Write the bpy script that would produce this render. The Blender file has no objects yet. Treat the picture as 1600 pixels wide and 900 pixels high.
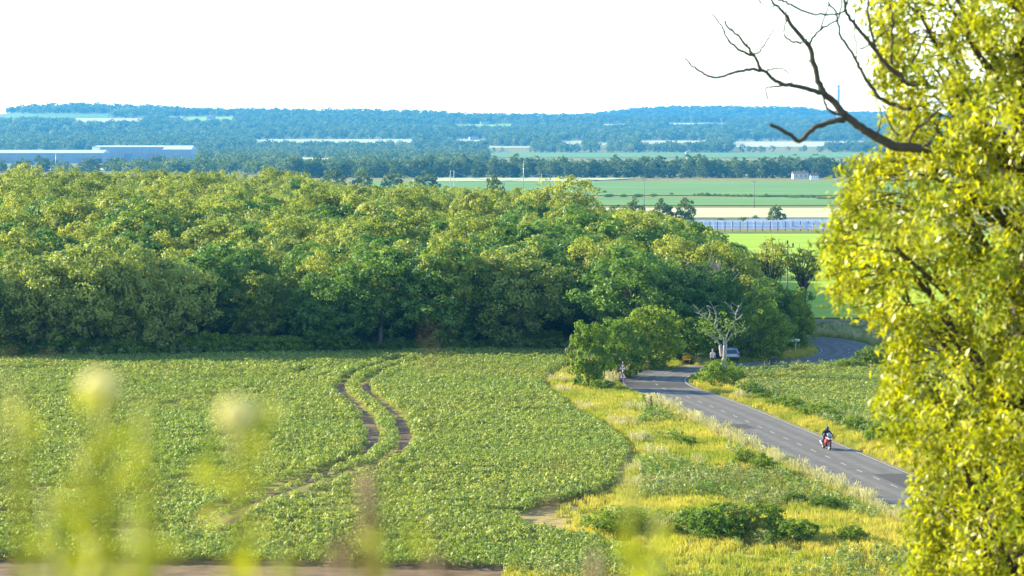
import bpy, math, random
import numpy as np
from mathutils import Vector, Matrix
R = math.radians
rng = np.random.default_rng(7)
random.seed(7)
SC = bpy.context.scene
COL = SC.collection

# ------------------------------------------------------------------ camera, sky, sun, exposure
F = 4444.0; HOR = 200.0; CAMZ = 24.0
PITCH = math.atan((450 - HOR) / F)
cam = bpy.data.cameras.new('camera'); cam.lens = 100.0; cam.sensor_width = 36.0
cam.clip_start = 0.1; cam.clip_end = 40000.0
cam.dof.use_dof = True; cam.dof.focus_distance = 240.0; cam.dof.aperture_fstop = 4.6
camo = bpy.data.objects.new('camera', cam); COL.objects.link(camo)
camo.location = (0, 0, CAMZ); camo.rotation_euler = (R(90) - PITCH, 0, 0)
SC.camera = camo

SUN_EL = 21.0
sx, sy = -0.93, 0.37
SUN_AZ = math.atan2(sx, sy)
w = bpy.data.worlds.new('World'); SC.world = w; w.use_nodes = True
nt = w.node_tree
bg = nt.nodes['Background']; bg.inputs['Strength'].default_value = 0.15
sk = nt.nodes.new('ShaderNodeTexSky'); sk.sky_type = 'NISHITA'; sk.sun_disc = False
sk.sun_elevation = R(SUN_EL); sk.sun_rotation = SUN_AZ % (2 * math.pi)
sk.air_density = 1.0; sk.dust_density = 0.0; sk.ozone_density = 3.0; sk.altitude = 60
nt.links.new(sk.outputs[0], bg.inputs[0])
sun = bpy.data.lights.new('sun', 'SUN'); sun.energy = 5.0; sun.angle = R(0.5); sun.color = (1.0, 0.90, 0.62)
suno = bpy.data.objects.new('sun', sun); COL.objects.link(suno)
sdir = Vector((sx * math.cos(R(SUN_EL)), sy * math.cos(R(SUN_EL)), math.sin(R(SUN_EL)))).normalized()
suno.rotation_euler = sdir.to_track_quat('Z', 'Y').to_euler()
suno.location = (-60, 40, 80)
SC.view_settings.view_transform = 'Standard'; SC.view_settings.look = 'None'
SC.view_settings.gamma = 1.0; SC.view_settings.exposure = 1.9
cy = SC.cycles
cy.max_bounces = 4; cy.diffuse_bounces = 2; cy.glossy_bounces = 1; cy.transmission_bounces = 2
cy.volume_bounces = 0; cy.transparent_max_bounces = 4; cy.use_denoising = True
cy.caustics_reflective = False; cy.caustics_refractive = False
HAZE_D = 5.6e-5

# ------------------------------------------------------------------ terrain and pixel helpers
def sm(t): t = np.clip(t, 0, 1); return t * t * (3 - 2 * t)
RIDX = [-2000, 0, 50, 120, 230, 300, 400, 560, 680, 740, 860, 930, 980, 1050, 1150, 1250, 1330, 1450, 1600, 3600]
RIDY = [180, 174, 167, 165, 167, 172, 174, 174, 177, 181, 182, 183, 184, 185, 186, 187, 188, 188, 188, 190]
RI2Y = [185, 185, 185, 185, 185, 185, 185, 185, 185, 185, 184, 180, 173, 169, 169, 171, 178, 179, 180, 184]
def zg(x, y):
    x = np.asarray(x, float); y = np.asarray(y, float)
    z = np.where(y < 120, 23.0 * np.clip(1 - y / 120.0, 0, 1.0) ** 1.6, 0.0)
    z = z - 14 * sm((y - 620) / 480.0) - 6 * sm((y - 1100) / 3000.0)
    u = 800 + F * x / np.maximum(y, 50)
    r1 = 24 + (200 - np.interp(u, RIDX, RIDY)) * 8200 / F - 9
    r2 = 24 + (200 - np.interp(u, RIDX, RI2Y)) * 10200 / F - 9
    t1 = np.clip((y - 4900) / 3300.0, 0, 1)
    roll = 3.5 * np.sin(x / 310.0 + 1.3) * np.sin(y / 420.0) * np.sin(math.pi * np.clip((y - 4900) / 3300.0, 0, 1))
    h = (r1 + 20) * (0.55 * t1 + 0.45 * t1 ** 2) + roll
    h = h * (1 - 0.45 * sm((y - 8200) / 900.0))
    t2 = sm((y - 9000) / 1200.0)
    h = h * (1 - t2) + (r2 + 20) * t2
    h = h * (1 - 0.6 * sm((y - 10300) / 1500.0))
    return z + np.where(y > 4900, h, 0)
def z1(x, y): return float(zg(x, y))
def ray(px, py):
    a = (px - 800) / F; b = (450 - py) / F
    return Vector((a, math.cos(PITCH) + b * math.sin(PITCH), -math.sin(PITCH) + b * math.cos(PITCH)))
DS = np.concatenate([np.arange(2, 700, 1.0), np.arange(700, 11000, 4.0)])
def hit(px, py):
    d = ray(px, py)
    zz = CAMZ + DS * d.z / d.y - zg(DS * d.x / d.y, DS)
    k = np.argmax(zz < 0)
    if zz[k] >= 0: k = len(DS) - 1
    if k > 0:
        a, b = zz[k - 1], zz[k]; D = DS[k - 1] + (DS[k] - DS[k - 1]) * (a / (a - b) if a != b else 0)
    else: D = DS[0]
    X = D * d.x / d.y
    return Vector((X, D, z1(X, D)))
def at(px, py, D):
    d = ray(px, py); return Vector((D * d.x / d.y, D, CAMZ + D * d.z / d.y))
def gx(px, D):  return (px - 800) / F * D * 1.0016
def proj(x, y, z):
    dz = z - CAMZ
    f = y * math.cos(PITCH) - dz * math.sin(PITCH); up = y * math.sin(PITCH) + dz * math.cos(PITCH)
    return 800 + F * x / f, 450 - F * up / f

# ------------------------------------------------------------------ object helpers
def tag(o, label=None, cat=None, group=None, kind=None):
    if label: o['label'] = label
    if cat: o['category'] = cat
    if group: o['group'] = group
    if kind: o['kind'] = kind
    return o
def empty(name, loc=(0, 0, 0), rz=0, sc=1.0):
    o = bpy.data.objects.new(name, None); COL.objects.link(o)
    o.location = loc; o.rotation_euler = (0, 0, rz); o.scale = (sc, sc, sc) if not hasattr(sc, '__len__') else sc
    o.empty_display_size = 0.2
    return o
def link(name, me, parent=None, mat=None, loc=None):
    o = bpy.data.objects.new(name, me); COL.objects.link(o)
    if parent: o.parent = parent
    if loc is not None: o.location = loc
    if mat and not me.materials: me.materials.append(mat)
    return o
class MB:
    """collects boxes, tubes, lathes and builds one mesh"""
    def __init__(s): s.v = []; s.f = []; s.sm = []
    def add(s, v, f, smooth=False):
        n = len(s.v); s.v += [tuple(p) for p in v]; s.f += [tuple(i + n for i in q) for q in f]; s.sm += [smooth] * len(f)
    def box(s, c, d, rot=None, taper=1.0):
        c = Vector(c); v = []
        for z in (-1, 1):
            k = taper if z > 0 else 1
            for x, y in ((-1, -1), (1, -1), (1, 1), (-1, 1)):
                p = Vector((x * d[0] / 2 * k, y * d[1] / 2 * k, z * d[2] / 2))
                if rot is not None: p = rot @ p
                v.append(c + p)
        s.add(v, [(3, 2, 1, 0), (4, 5, 6, 7), (0, 1, 5, 4), (1, 2, 6, 5), (2, 3, 7, 6), (3, 0, 4, 7)])
    def tube(s, pts, rad, n=6, cap=True):
        pts = [Vector(p) for p in pts]
        if not hasattr(rad, '__len__'): rad = [rad] * len(pts)
        v = []; up = Vector((0.13, 0.21, 0.97))
        for i, p in enumerate(pts):
            t = (pts[min(i + 1, len(pts) - 1)] - pts[max(i - 1, 0)])
            if t.length < 1e-9: t = Vector((0, 0, 1))
            t.normalize()
            a = t.cross(up)
            if a.length < 0.05: a = t.cross(Vector((1, 0, 0)))
            a.normalize(); b = t.cross(a)
            for k in range(n):
                an = 2 * math.pi * k / n
                v.append(p + (a * math.cos(an) + b * math.sin(an)) * rad[i])
        f = [(i * n + k, i * n + (k + 1) % n, (i + 1) * n + (k + 1) % n, (i + 1) * n + k) for i in range(len(pts) - 1) for k in range(n)]
        if cap: f += [tuple(range(n))[::-1], tuple((len(pts) - 1) * n + k for k in range(n))]
        s.add(v, f, True)
    def lathe(s, prof, n=16, mat=None, closed=False):
        v = []
        for r, z in prof:
            for k in range(n):
                a = 2 * math.pi * k / n; p = Vector((r * math.cos(a), r * math.sin(a), z)); v.append(mat @ p if mat else p)
        m = len(prof)
        f = [(i * n + k, i * n + (k + 1) % n, (i + 1) % m * n + (k + 1) % n, (i + 1) % m * n + k) for i in range(m if closed else m - 1) for k in range(n)]
        s.add(v, f, True)
    def prism(s, poly, y0, y1):
        """poly in (x,z), extruded along y"""
        n = len(poly); v = [(x, y0, z) for x, z in poly] + [(x, y1, z) for x, z in poly]
        s.add(v, [tuple(range(n)), tuple(range(2 * n - 1, n - 1, -1))] + [((i + 1) % n, i, n + i, n + (i + 1) % n) for i in range(n)])
    def loft(s, rings):
        n = len(rings[0]); v = [p for r in rings for p in r]
        f = [(i * n + k, i * n + (k + 1) % n, (i + 1) * n + (k + 1) % n, (i + 1) * n + k) for i in range(len(rings) - 1) for k in range(n)]
        f += [tuple(range(n))[::-1], tuple((len(rings) - 1) * n + k for k in range(n))]
        s.add(v, f, True)
    def mesh(s, name, mat=None):
        me = bpy.data.meshes.new(name); me.from_pydata(s.v, [], s.f); me.update()
        me.polygons.foreach_set('use_smooth', s.sm)
        if mat: me.materials.append(mat)
        return me
    def build(s, name, mat, parent=None, loc=None): return link(name, s.mesh(name, mat), parent, None, loc)

def np_mesh(name, V, nper, mat, tint=None):
    """mesh of M separate polygons, V shape (M*nper,3)"""
    V = np.asarray(V, np.float32).reshape(-1, 3); M = len(V) // nper
    me = bpy.data.meshes.new(name)
    me.vertices.add(len(V)); me.vertices.foreach_set('co', V.ravel())
    me.loops.add(len(V)); me.loops.foreach_set('vertex_index', np.arange(len(V), dtype=np.int32))
    me.polygons.add(M); me.polygons.foreach_set('loop_start', np.arange(0, M * nper, nper, dtype=np.int32))
    me.update(calc_edges=True)
    if tint is not None:
        at_ = me.attributes.new('tint', 'FLOAT', 'FACE'); at_.data.foreach_set('value', np.asarray(tint, np.float32))
    if mat: me.materials.append(mat)
    return me
def unit(a): return a / np.maximum(np.linalg.norm(a, axis=1, keepdims=True), 1e-9)
def leaves(c, nrm, size, aspect=1.0, g=rng, droop=None):
    """rhombic leaf clumps: centres c, normals nrm, half sizes"""
    n = len(c); nrm = unit(nrm)
    t = g.normal(size=(n, 3))
    if droop is not None: t = t * 0.6 + np.array([0, 0, -1.0]) * droop
    t = unit(t - nrm * np.sum(t * nrm, 1, keepdims=True)); b = np.cross(nrm, t)
    s = np.asarray(size).reshape(-1, 1) * np.ones((n, 1))
    fold = s * g.uniform(0.0, 0.35, (n, 1))
    P = np.stack([c - t * s, c + b * s * aspect + nrm * fold - t * s * .15, c + t * s * 1.1, c - b * s * aspect + nrm * fold - t * s * .15], 1)
    return P.reshape(-1, 3)

# ------------------------------------------------------------------ materials
def mat(name, col, rough=0.8, spec=0.3, metal=0.0, noise=None, amt=0.3, scale=1.0, emit=None, bump=0.0, coat=0.0, det=4, objco=False):
    m = bpy.data.materials.new(name); m.use_nodes = True; n = m.node_tree; b = n.nodes['Principled BSDF']
    b.inputs['Roughness'].default_value = rough; b.inputs['Specular IOR Level'].default_value = spec
    b.inputs['Metallic'].default_value = metal; b.inputs['Coat Weight'].default_value = coat
    c = (*col, 1)
    b.inputs['Base Color'].default_value = c
    if noise:
        tc = n.nodes.new('ShaderNodeNewGeometry' if not objco else 'ShaderNodeTexCoord')
        nz = n.nodes.new('ShaderNodeTexNoise'); nz.inputs['Scale'].default_value = scale; nz.inputs['Detail'].default_value = det
        n.links.new(tc.outputs['Position'] if not objco else tc.outputs['Object'], nz.inputs['Vector'])
        rmp = n.nodes.new('ShaderNodeValToRGB'); rmp.color_ramp.elements[0].position = 0.5 - amt; rmp.color_ramp.elements[1].position = 0.5 + amt
        rmp.color_ramp.elements[0].color = c; rmp.color_ramp.elements[1].color = (*noise, 1)
        n.links.new(nz.outputs['Fac'], rmp.inputs[0]); n.links.new(rmp.outputs[0], b.inputs['Base Color'])
        if bump:
            bp = n.nodes.new('ShaderNodeBump'); bp.inputs['Strength'].default_value = bump; bp.inputs['Distance'].default_value = 0.3 / scale
            n.links.new(nz.outputs['Fac'], bp.inputs['Height']); n.links.new(bp.outputs[0], b.inputs['Normal'])
    return m
def leafmat(name, c0, c1, trans=0.35, tcol=None, gscale=None, rough=0.5, c2=None, gloss=0.25, solo=False):
    """leaf material: colour runs c0..c1 by per-face tint, per-object random and a world-scale noise at the plant's own place"""
    m = bpy.data.materials.new(name); m.use_nodes = True; n = m.node_tree; L = n.links.new
    b = n.nodes['Principled BSDF']; out = n.nodes['Material Output']
    b.inputs['Roughness'].default_value = rough; b.inputs['Specular IOR Level'].default_value = gloss
    a = n.nodes.new('ShaderNodeAttribute'); a.attribute_name = 'tint'
    oi = n.nodes.new('ShaderNodeObjectInfo')
    add = n.nodes.new('ShaderNodeMath'); add.operation = 'MULTIPLY_ADD'; L(a.outputs['Fac'], add.inputs[0]); add.inputs[1].default_value = 1.0 if solo else 0.5
    mul = n.nodes.new('ShaderNodeMath'); mul.operation = 'MULTIPLY'; L(oi.outputs['Random'], mul.inputs[0]); mul.inputs[1].default_value = 0.0 if solo else 0.5
    L(mul.outputs[0], add.inputs[2])
    mx = n.nodes.new('ShaderNodeMix'); mx.data_type = 'RGBA'; L(add.outputs[0], mx.inputs[0])
    mx.inputs[6].default_value = (*c0, 1); mx.inputs[7].default_value = (*c1, 1)
    colout = mx.outputs[2]
    if gscale and c2:
        nz = n.nodes.new('ShaderNodeTexNoise'); nz.inputs['Scale'].default_value = gscale; nz.inputs['Detail'].default_value = 3
        L(oi.outputs['Location'], nz.inputs['Vector'])
        rp = n.nodes.new('ShaderNodeMapRange'); rp.inputs[1].default_value = 0.42; rp.inputs[2].default_value = 0.6; L(nz.outputs['Fac'], rp.inputs[0])
        m2 = n.nodes.new('ShaderNodeMix'); m2.data_type = 'RGBA'; L(rp.outputs[0], m2.inputs[0]); L(colout, m2.inputs[6]); m2.inputs[7].default_value = (*c2, 1)
        colout = m2.outputs[2]
    L(colout, b.inputs['Base Color'])
    tr = n.nodes.new('ShaderNodeBsdfTranslucent')
    tm = n.nodes.new('ShaderNodeMix'); tm.data_type = 'RGBA'; tm.blend_type = 'MULTIPLY'; tm.inputs[0].default_value = 1.0
    L(colout, tm.inputs[6]); tm.inputs[7].default_value = (*(tcol or (1.6, 1.7, 0.7)), 1); L(tm.outputs[2], tr.inputs[0])
    ms = n.nodes.new('ShaderNodeMixShader'); ms.inputs[0].default_value = trans
    L(b.outputs[0], ms.inputs[1]); L(tr.outputs[0], ms.inputs[2]); L(ms.outputs[0], out.inputs['Surface'])
    return m
M = {}
M['wood_leaf'] = leafmat('wood_leaf', (0.07, 0.12, 0.014), (0.34, 0.36, 0.06), 0.38, (1.7, 1.6, 0.6), gloss=0.15)
M['wood_leaf_pale'] = leafmat('wood_leaf_pale', (0.12, 0.16, 0.03), (0.31, 0.33, 0.075), 0.36, gloss=0.15)
M['wood_leaf_deep'] = leafmat('wood_leaf_deep', (0.04, 0.10, 0.015), (0.15, 0.23, 0.04), 0.36, (1.5, 1.6, 0.6), gloss=0.15)
M['bush_leaf'] = leafmat('bush_leaf', (0.05, 0.11, 0.012), (0.20, 0.25, 0.02), 0.4, gloss=0.15)
M['far_leaf'] = leafmat('far_leaf', (0.04, 0.08, 0.025), (0.17, 0.21, 0.06), 0.3, gloss=0.1)
M['far_leaf_pale'] = leafmat('far_leaf_pale', (0.12, 0.16, 0.06), (0.28, 0.31, 0.13), 0.3, gloss=0.1)
M['ash_leaf'] = leafmat('ash_leaf', (0.09, 0.14, 0.006), (0.44, 0.41, 0.014), 0.48, (1.5, 1.5, 0.3), gloss=0.35, rough=0.4, solo=True)
M['crop_leaf'] = leafmat('crop_leaf', (0.10, 0.14, 0.02), (0.35, 0.37, 0.085), 0.3, (1.5, 1.5, 0.6), gscale=0.06, c2=(0.20, 0.25, 0.05), gloss=0.2, rough=0.55)
M['grass'] = leafmat('grass', (0.14, 0.17, 0.014), (0.28, 0.28, 0.035), 0.4, gscale=0.12, c2=(0.39, 0.32, 0.065), gloss=0.15)
M['grass_pale'] = leafmat('grass_pale', (0.32, 0.29, 0.10), (0.52, 0.46, 0.25), 0.3, tcol=(1.2, 1.2, 0.9), gloss=0.1)
M['herb'] = leafmat('herb', (0.06, 0.12, 0.02), (0.18, 0.22, 0.035), 0.35, gscale=0.15, c2=(0.20, 0.22, 0.08), gloss=0.3)
M['weed'] = leafmat('weed', (0.26, 0.27, 0.015), (0.38, 0.38, 0.025), 0.45, (1.4, 1.4, 0.5))
M['dock'] = leafmat('dock', (0.16, 0.09, 0.04), (0.24, 0.13, 0.05), 0.2, (1.2, 1.0, 0.8))
M['cream'] = leafmat('cream', (0.8, 0.70, 0.28), (0.85, 0.77, 0.4), 0.4, (1.1, 1.1, 1.0))
M['bark'] = mat('bark', (0.10, 0.08, 0.06), 0.9, noise=(0.20, 0.17, 0.13), scale=6, bump=0.5, objco=True)
M['bark_dark'] = mat('bark_dark', (0.035, 0.03, 0.025), 0.9, noise=(0.09, 0.075, 0.055), scale=14, bump=0.6, objco=True)
M['dead_wood'] = mat('dead_wood', (0.18, 0.165, 0.15), 0.9, noise=(0.34, 0.32, 0.29), scale=5, bump=0.3, objco=True)
def mark(c=None): return None

# ------------------------------------------------------------------ ground sheet
def grid_mesh(name, xs_of, ys, mat_, lift=0.0):
    rows = []
    for y in ys:
        xs = xs_of(y); rows.append(np.stack([xs, np.full(len(xs), y), zg(xs, np.full(len(xs), y)) + lift], 1))
    V = np.concatenate(rows); n = len(rows[0])
    i = np.arange(len(ys) - 1)[:, None] * n + np.arange(n - 1)[None]; i = i.ravel()
    Fq = np.stack([i, i + 1, i + n + 1, i + n], 1)
    me = bpy.data.meshes.new(name); me.vertices.add(len(V)); me.vertices.foreach_set('co', V.astype(np.float32).ravel())
    me.loops.add(Fq.size); me.loops.foreach_set('vertex_index', Fq.astype(np.int32).ravel())
    me.polygons.add(len(Fq)); me.polygons.foreach_set('loop_start', np.arange(0, Fq.size, 4, dtype=np.int32))
    me.update(calc_edges=True); me.polygons.foreach_set('use_smooth', np.ones(len(Fq), bool)); me.materials.append(mat_)
    return me
gm = mat('ground_soil_grass', (0.13, 0.13, 0.02), 0.95, 0.1, noise=(0.24, 0.20, 0.05), amt=0.2, scale=0.35, det=8, bump=0.3)
ys = np.concatenate([np.arange(-40, 130, 2.0), np.arange(130, 700, 6.0), np.arange(700, 1400, 12.0), np.arange(1400, 4900, 60.0), np.arange(4900, 13001, 50.0)])
g = link('ground', grid_mesh('ground', lambda y: np.linspace(-1, 1, 181) * (70 + 0.34 * max(y, 0)), ys, gm)); tag(g, kind='structure')

def sheet(name, rows, m, lift=None, sub=24, nr=4, kind='structure'):
    """surface draped on the ground; rows = [(y_pixel, x_left, x_right), ...] far to near"""
    rr = []
    rows = [(y_, l_, 2240 if r_ >= 1400 else r_) for y_, l_, r_ in rows]; sub = 44 if rows[0][2] > 2000 else sub
    for (a, b) in zip(rows[:-1], rows[1:]):
        for k in range(nr):
            t = k / nr; rr.append([a[j] * (1 - t) + b[j] * t for j in range(3)])
    rr.append(list(rows[-1])); V = []; Fs = []
    for (py, xl, xr) in rr:
        for k in range(sub + 1):
            p = hit(xl + (xr - xl) * k / sub, py); l = lift if lift is not None else 0.02 + p.y * 0.00025
            V.append((p.x, p.y, p.z + l))
    n = sub + 1
    for i in range(len(rr) - 1):
        for k in range(sub): Fs.append((i * n + k, (i + 1) * n + k, (i + 1) * n + k + 1, i * n + k + 1))
    me = bpy.data.meshes.new(name); me.from_pydata(V, [], Fs); me.update(); me.materials.append(m)
    o = link(name, me); tag(o, kind=kind); return o
def fieldmat(name, a, b, sx_=0.02, sy_=0.3):
    m = bpy.data.materials.new(name); m.use_nodes = True; n = m.node_tree; L = n.links.new; bs = n.nodes['Principled BSDF']
    bs.inputs['Roughness'].default_value = 0.9; bs.inputs['Specular IOR Level'].default_value = 0.1
    ge = n.nodes.new('ShaderNodeNewGeometry'); mp = n.nodes.new('ShaderNodeMapping'); mp.inputs['Scale'].default_value = (sx_, sy_, 1)
    L(ge.outputs['Position'], mp.inputs[0]); nz = n.nodes.new('ShaderNodeTexNoise'); nz.inputs['Scale'].default_value = 1.0; nz.inputs['Detail'].default_value = 6
    L(mp.outputs[0], nz.inputs['Vector']); rp = n.nodes.new('ShaderNodeValToRGB')
    rp.color_ramp.elements[0].position = 0.35; rp.color_ramp.elements[1].position = 0.65
    rp.color_ramp.elements[0].color = (*a, 1); rp.color_ramp.elements[1].color = (*b, 1)
    L(nz.outputs['Fac'], rp.inputs[0]); L(rp.outputs[0], bs.inputs['Base Color']); return m
FM = {
 'green': fieldmat('meadow_green', (0.09, 0.17, 0.03), (0.13, 0.22, 0.045), 0.01, 0.05),
 'lime': fieldmat('meadow_lime', (0.19, 0.29, 0.012), (0.27, 0.36, 0.02), 0.02, 0.12),
 'tan': fieldmat('stubble_tan', (0.36, 0.33, 0.16), (0.44, 0.40, 0.22), 0.01, 0.2),
 'pale': fieldmat('pale_crop', (0.30, 0.32, 0.15), (0.42, 0.42, 0.22), 0.01, 0.05),
 'dark': fieldmat('rough_grass', (0.06, 0.10, 0.02), (0.14, 0.17, 0.04), 0.1, 0.3),
 'soil': fieldmat('bare_soil', (0.11, 0.07, 0.035), (0.19, 0.125, 0.07), 0.8, 1.5),
 'dry': fieldmat('dry_track', (0.20, 0.14, 0.06), (0.34, 0.26, 0.08), 1.2, 1.6),
 'drygrass': fieldmat('dry_grass', (0.36, 0.31, 0.06), (0.30, 0.30, 0.04), 0.5, 0.8),
}
# near and middle fields
sheet('field', [(366, 1080, 1560), (420, 1100, 1600), (470, 1130, 1640), (498, 1160, 1660)], FM['lime'])
sheet('field', [(502, 1255, 1660), (513, 1250, 1660)], FM['soil'])
sheet('field', [(326, 880, 1420), (341, 880, 1430)], FM['tan'])
sheet('field', [(309, 800, 1420), (322, 800, 1430)], FM['green'])
sheet('field', [(284.5, 560, 1500), (295, 560, 1500), (306, 560, 1500)], FM['green'])
sheet('field', [(279, 660, 1010), (284, 640, 900)], FM['pale'])
sheet('field', [(342, 880, 1430), (345, 880, 1430)], FM['dark'])
sheet('field', [(363, 1060, 1450), (365.5, 1070, 1450)], FM['dark'])
FARF = []
for (x0, x1, y0, y1, c) in [(-80, 172, 178, 185, 'green'), (118, 222, 185, 191, 'tan'), (262, 288, 182, 185, 'pale'), (290, 365, 182.5, 189, 'lime'), (398, 645, 218, 223.5, 'pale'),
        (712, 800, 194.5, 199, 'lime'), (942, 976, 194, 197, 'pale'), (1045, 1135, 192.5, 195, 'pale'), (875, 910, 220.5, 226.5, 'pale'),
        (932, 950, 223, 228, 'pale'), (1000, 1105, 220, 225, 'tan'), (1145, 1290, 221.5, 230, 'tan'), (1290, 1360, 221, 225, 'pale'), (765, 1500, 239, 247, 'green'),
        (70, 175, 263, 267, 'pale'), (715, 760, 218, 222, 'pale'), (760, 830, 229, 231.5, 'pale'), (470, 520, 247, 250, 'pale')]:
    sheet('field', [(y0, x0, x1), (y1, x0 + 6, x1 - 4)], FM[c], lift=0.6, sub=16, nr=3)
    FARF.append((x0, x1, y0, y1))

# ------------------------------------------------------------------ road
roadpx = [(1560, 832), (1480, 797), (1408, 765), (1310, 722), (1220, 682), (1130, 643), (1072, 620), (1038, 608), (1022, 597), (1030, 587), (1060, 580), (1100, 576.5), (1150, 573.5), (1200, 570.5), (1262, 565.5), (1305, 560), (1326, 551.5), (1322, 543), (1297, 535), (1258, 529), (1200, 525)]
def smooth_path(pts, n=8):
    P = [Vector(p) for p in pts]; out = []
    for i in range(len(P) - 1):
        p0, p1, p2, p3 = P[max(i - 1, 0)], P[i], P[i + 1], P[min(i + 2, len(P) - 1)]
        for k in range(n):
            t = k / n; out.append(0.5 * ((2 * p1) + (p2 - p0) * t + (2 * p0 - 5 * p1 + 4 * p2 - p3) * t * t + (3 * p1 - p0 - 3 * p2 + p3) * t ** 3))
    out.append(P[-1]); return out
RC = smooth_path([hit(*p) for p in roadpx], 10)
def resample(P, step):
    out = [P[0].copy()]; acc = 0
    for a, b in zip(P[:-1], P[1:]):
        d = (b - a).length; 
        while acc + d >= step and d > 1e-9:
            t = (step - acc) / d; a = a.lerp(b, t); out.append(a.copy()); d = (b - a).length; acc = 0
        acc += d
    return out
RC = resample(RC, 0.5)
def offset(P, off):
    out = []
    for i, p in enumerate(P):
        t = P[min(i + 2, len(P) - 1)] - P[max(i - 2, 0)]; t.z = 0; t.normalize(); out.append(Vector((p.x + t.y * off, p.y - t.x * off, p.z)))
    return out
def ribbon(name, A, B, m, lift, kind='structure', parent=None):
    V = [(p.x, p.y, z1(p.x, p.y) + lift) for ab in zip(A, B) for p in ab]
    Fs = [(2 * i, 2 * i + 1, 2 * i + 3, 2 * i + 2) for i in range(len(A) - 1)]
    me = bpy.data.meshes.new(name); me.from_pydata(V, [], Fs); me.update(); me.materials.append(m)
    o = link(name, me, parent); 
    if kind: tag(o, kind=kind)
    return o
HW = 3.15
asphalt = mat('asphalt', (0.105, 0.096, 0.085), 0.95, 0.05, noise=(0.14, 0.127, 0.112), scale=0.7, det=10, bump=0.1)
paint = mat('road_paint', (0.38, 0.37, 0.33), 0.85, noise=(0.17, 0.16, 0.15), amt=0.12, scale=9)
ribbon('road', offset(RC, -HW), offset(RC, HW), asphalt, 0.03)
worn = mat('worn_asphalt', (0.12, 0.11, 0.098), 0.9, 0.05, noise=(0.165, 0.15, 0.135), scale=0.9, det=10)
for o_ in (-2.35, -.95, .95, 2.35):
    wob = [0.07 * math.sin(i * .13 + o_) + .04 * math.sin(i * .41) for i in range(len(RC))]
    A_ = offset(RC, o_ - .3); B_ = offset(RC, o_ + .3); C_ = offset(RC, 0)
    A_ = [a + (a - c).normalized() * w_ * (1 if o_ > 0 else -1) for a, c, w_ in zip(A_, C_, wob)]
    ribbon('worn_wheel_path', A_, B_, worn, 0.033)
patch = mat('dark_patch', (0.065, 0.06, 0.056), 0.95, 0.05, noise=(0.085, 0.08, 0.072), scale=1.2)
for i0, i1, o0, o1 in ((40, 58, .4, 2.9), (118, 126, -2.8, -.6), (190, 203, -2.9, 2.8), (240, 262, .9, 1.8)):
    ribbon('road_repair', offset(RC, o0)[i0:i1], offset(RC, o1)[i0:i1], patch, 0.0345)
# painted lines
V = []; Fs = []
def strip(A, B):
    n = len(V)
    for a, b in zip(A, B): V.extend([(a.x, a.y, z1(a.x, a.y) + 0.036), (b.x, b.y, z1(b.x, b.y) + 0.036)])
    Fs.extend([(n + 2 * i, n + 2 * i + 1, n + 2 * i + 3, n + 2 * i + 2) for i in range(len(A) - 1)])
for s_ in (-1, 1): strip(offset(RC, s_ * (HW - .25)), offset(RC, s_ * (HW - .14)))
RCf = resample(RC, 0.25); ca, cb = offset(RCf, -0.055), offset(RCf, 0.055)
for i in range(0, len(RCf) - 10, 17): strip(ca[i:i + 7], cb[i:i + 7])
me = bpy.data.meshes.new('road_markings'); me.from_pydata(V, [], Fs); me.update(); me.materials.append(paint)
tag(link('road_markings', me), kind='structure')
RCN = np.array([(p.x, p.y) for p in RC[::2]])
def road_dist(x, y):
    P = np.stack([x, y], 1); out = np.empty(len(P))
    for i in range(0, len(P), 4000): out[i:i + 4000] = np.sqrt(((P[i:i + 4000, None] - RCN[None]) ** 2).sum(2)).min(1)
    return out

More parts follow.
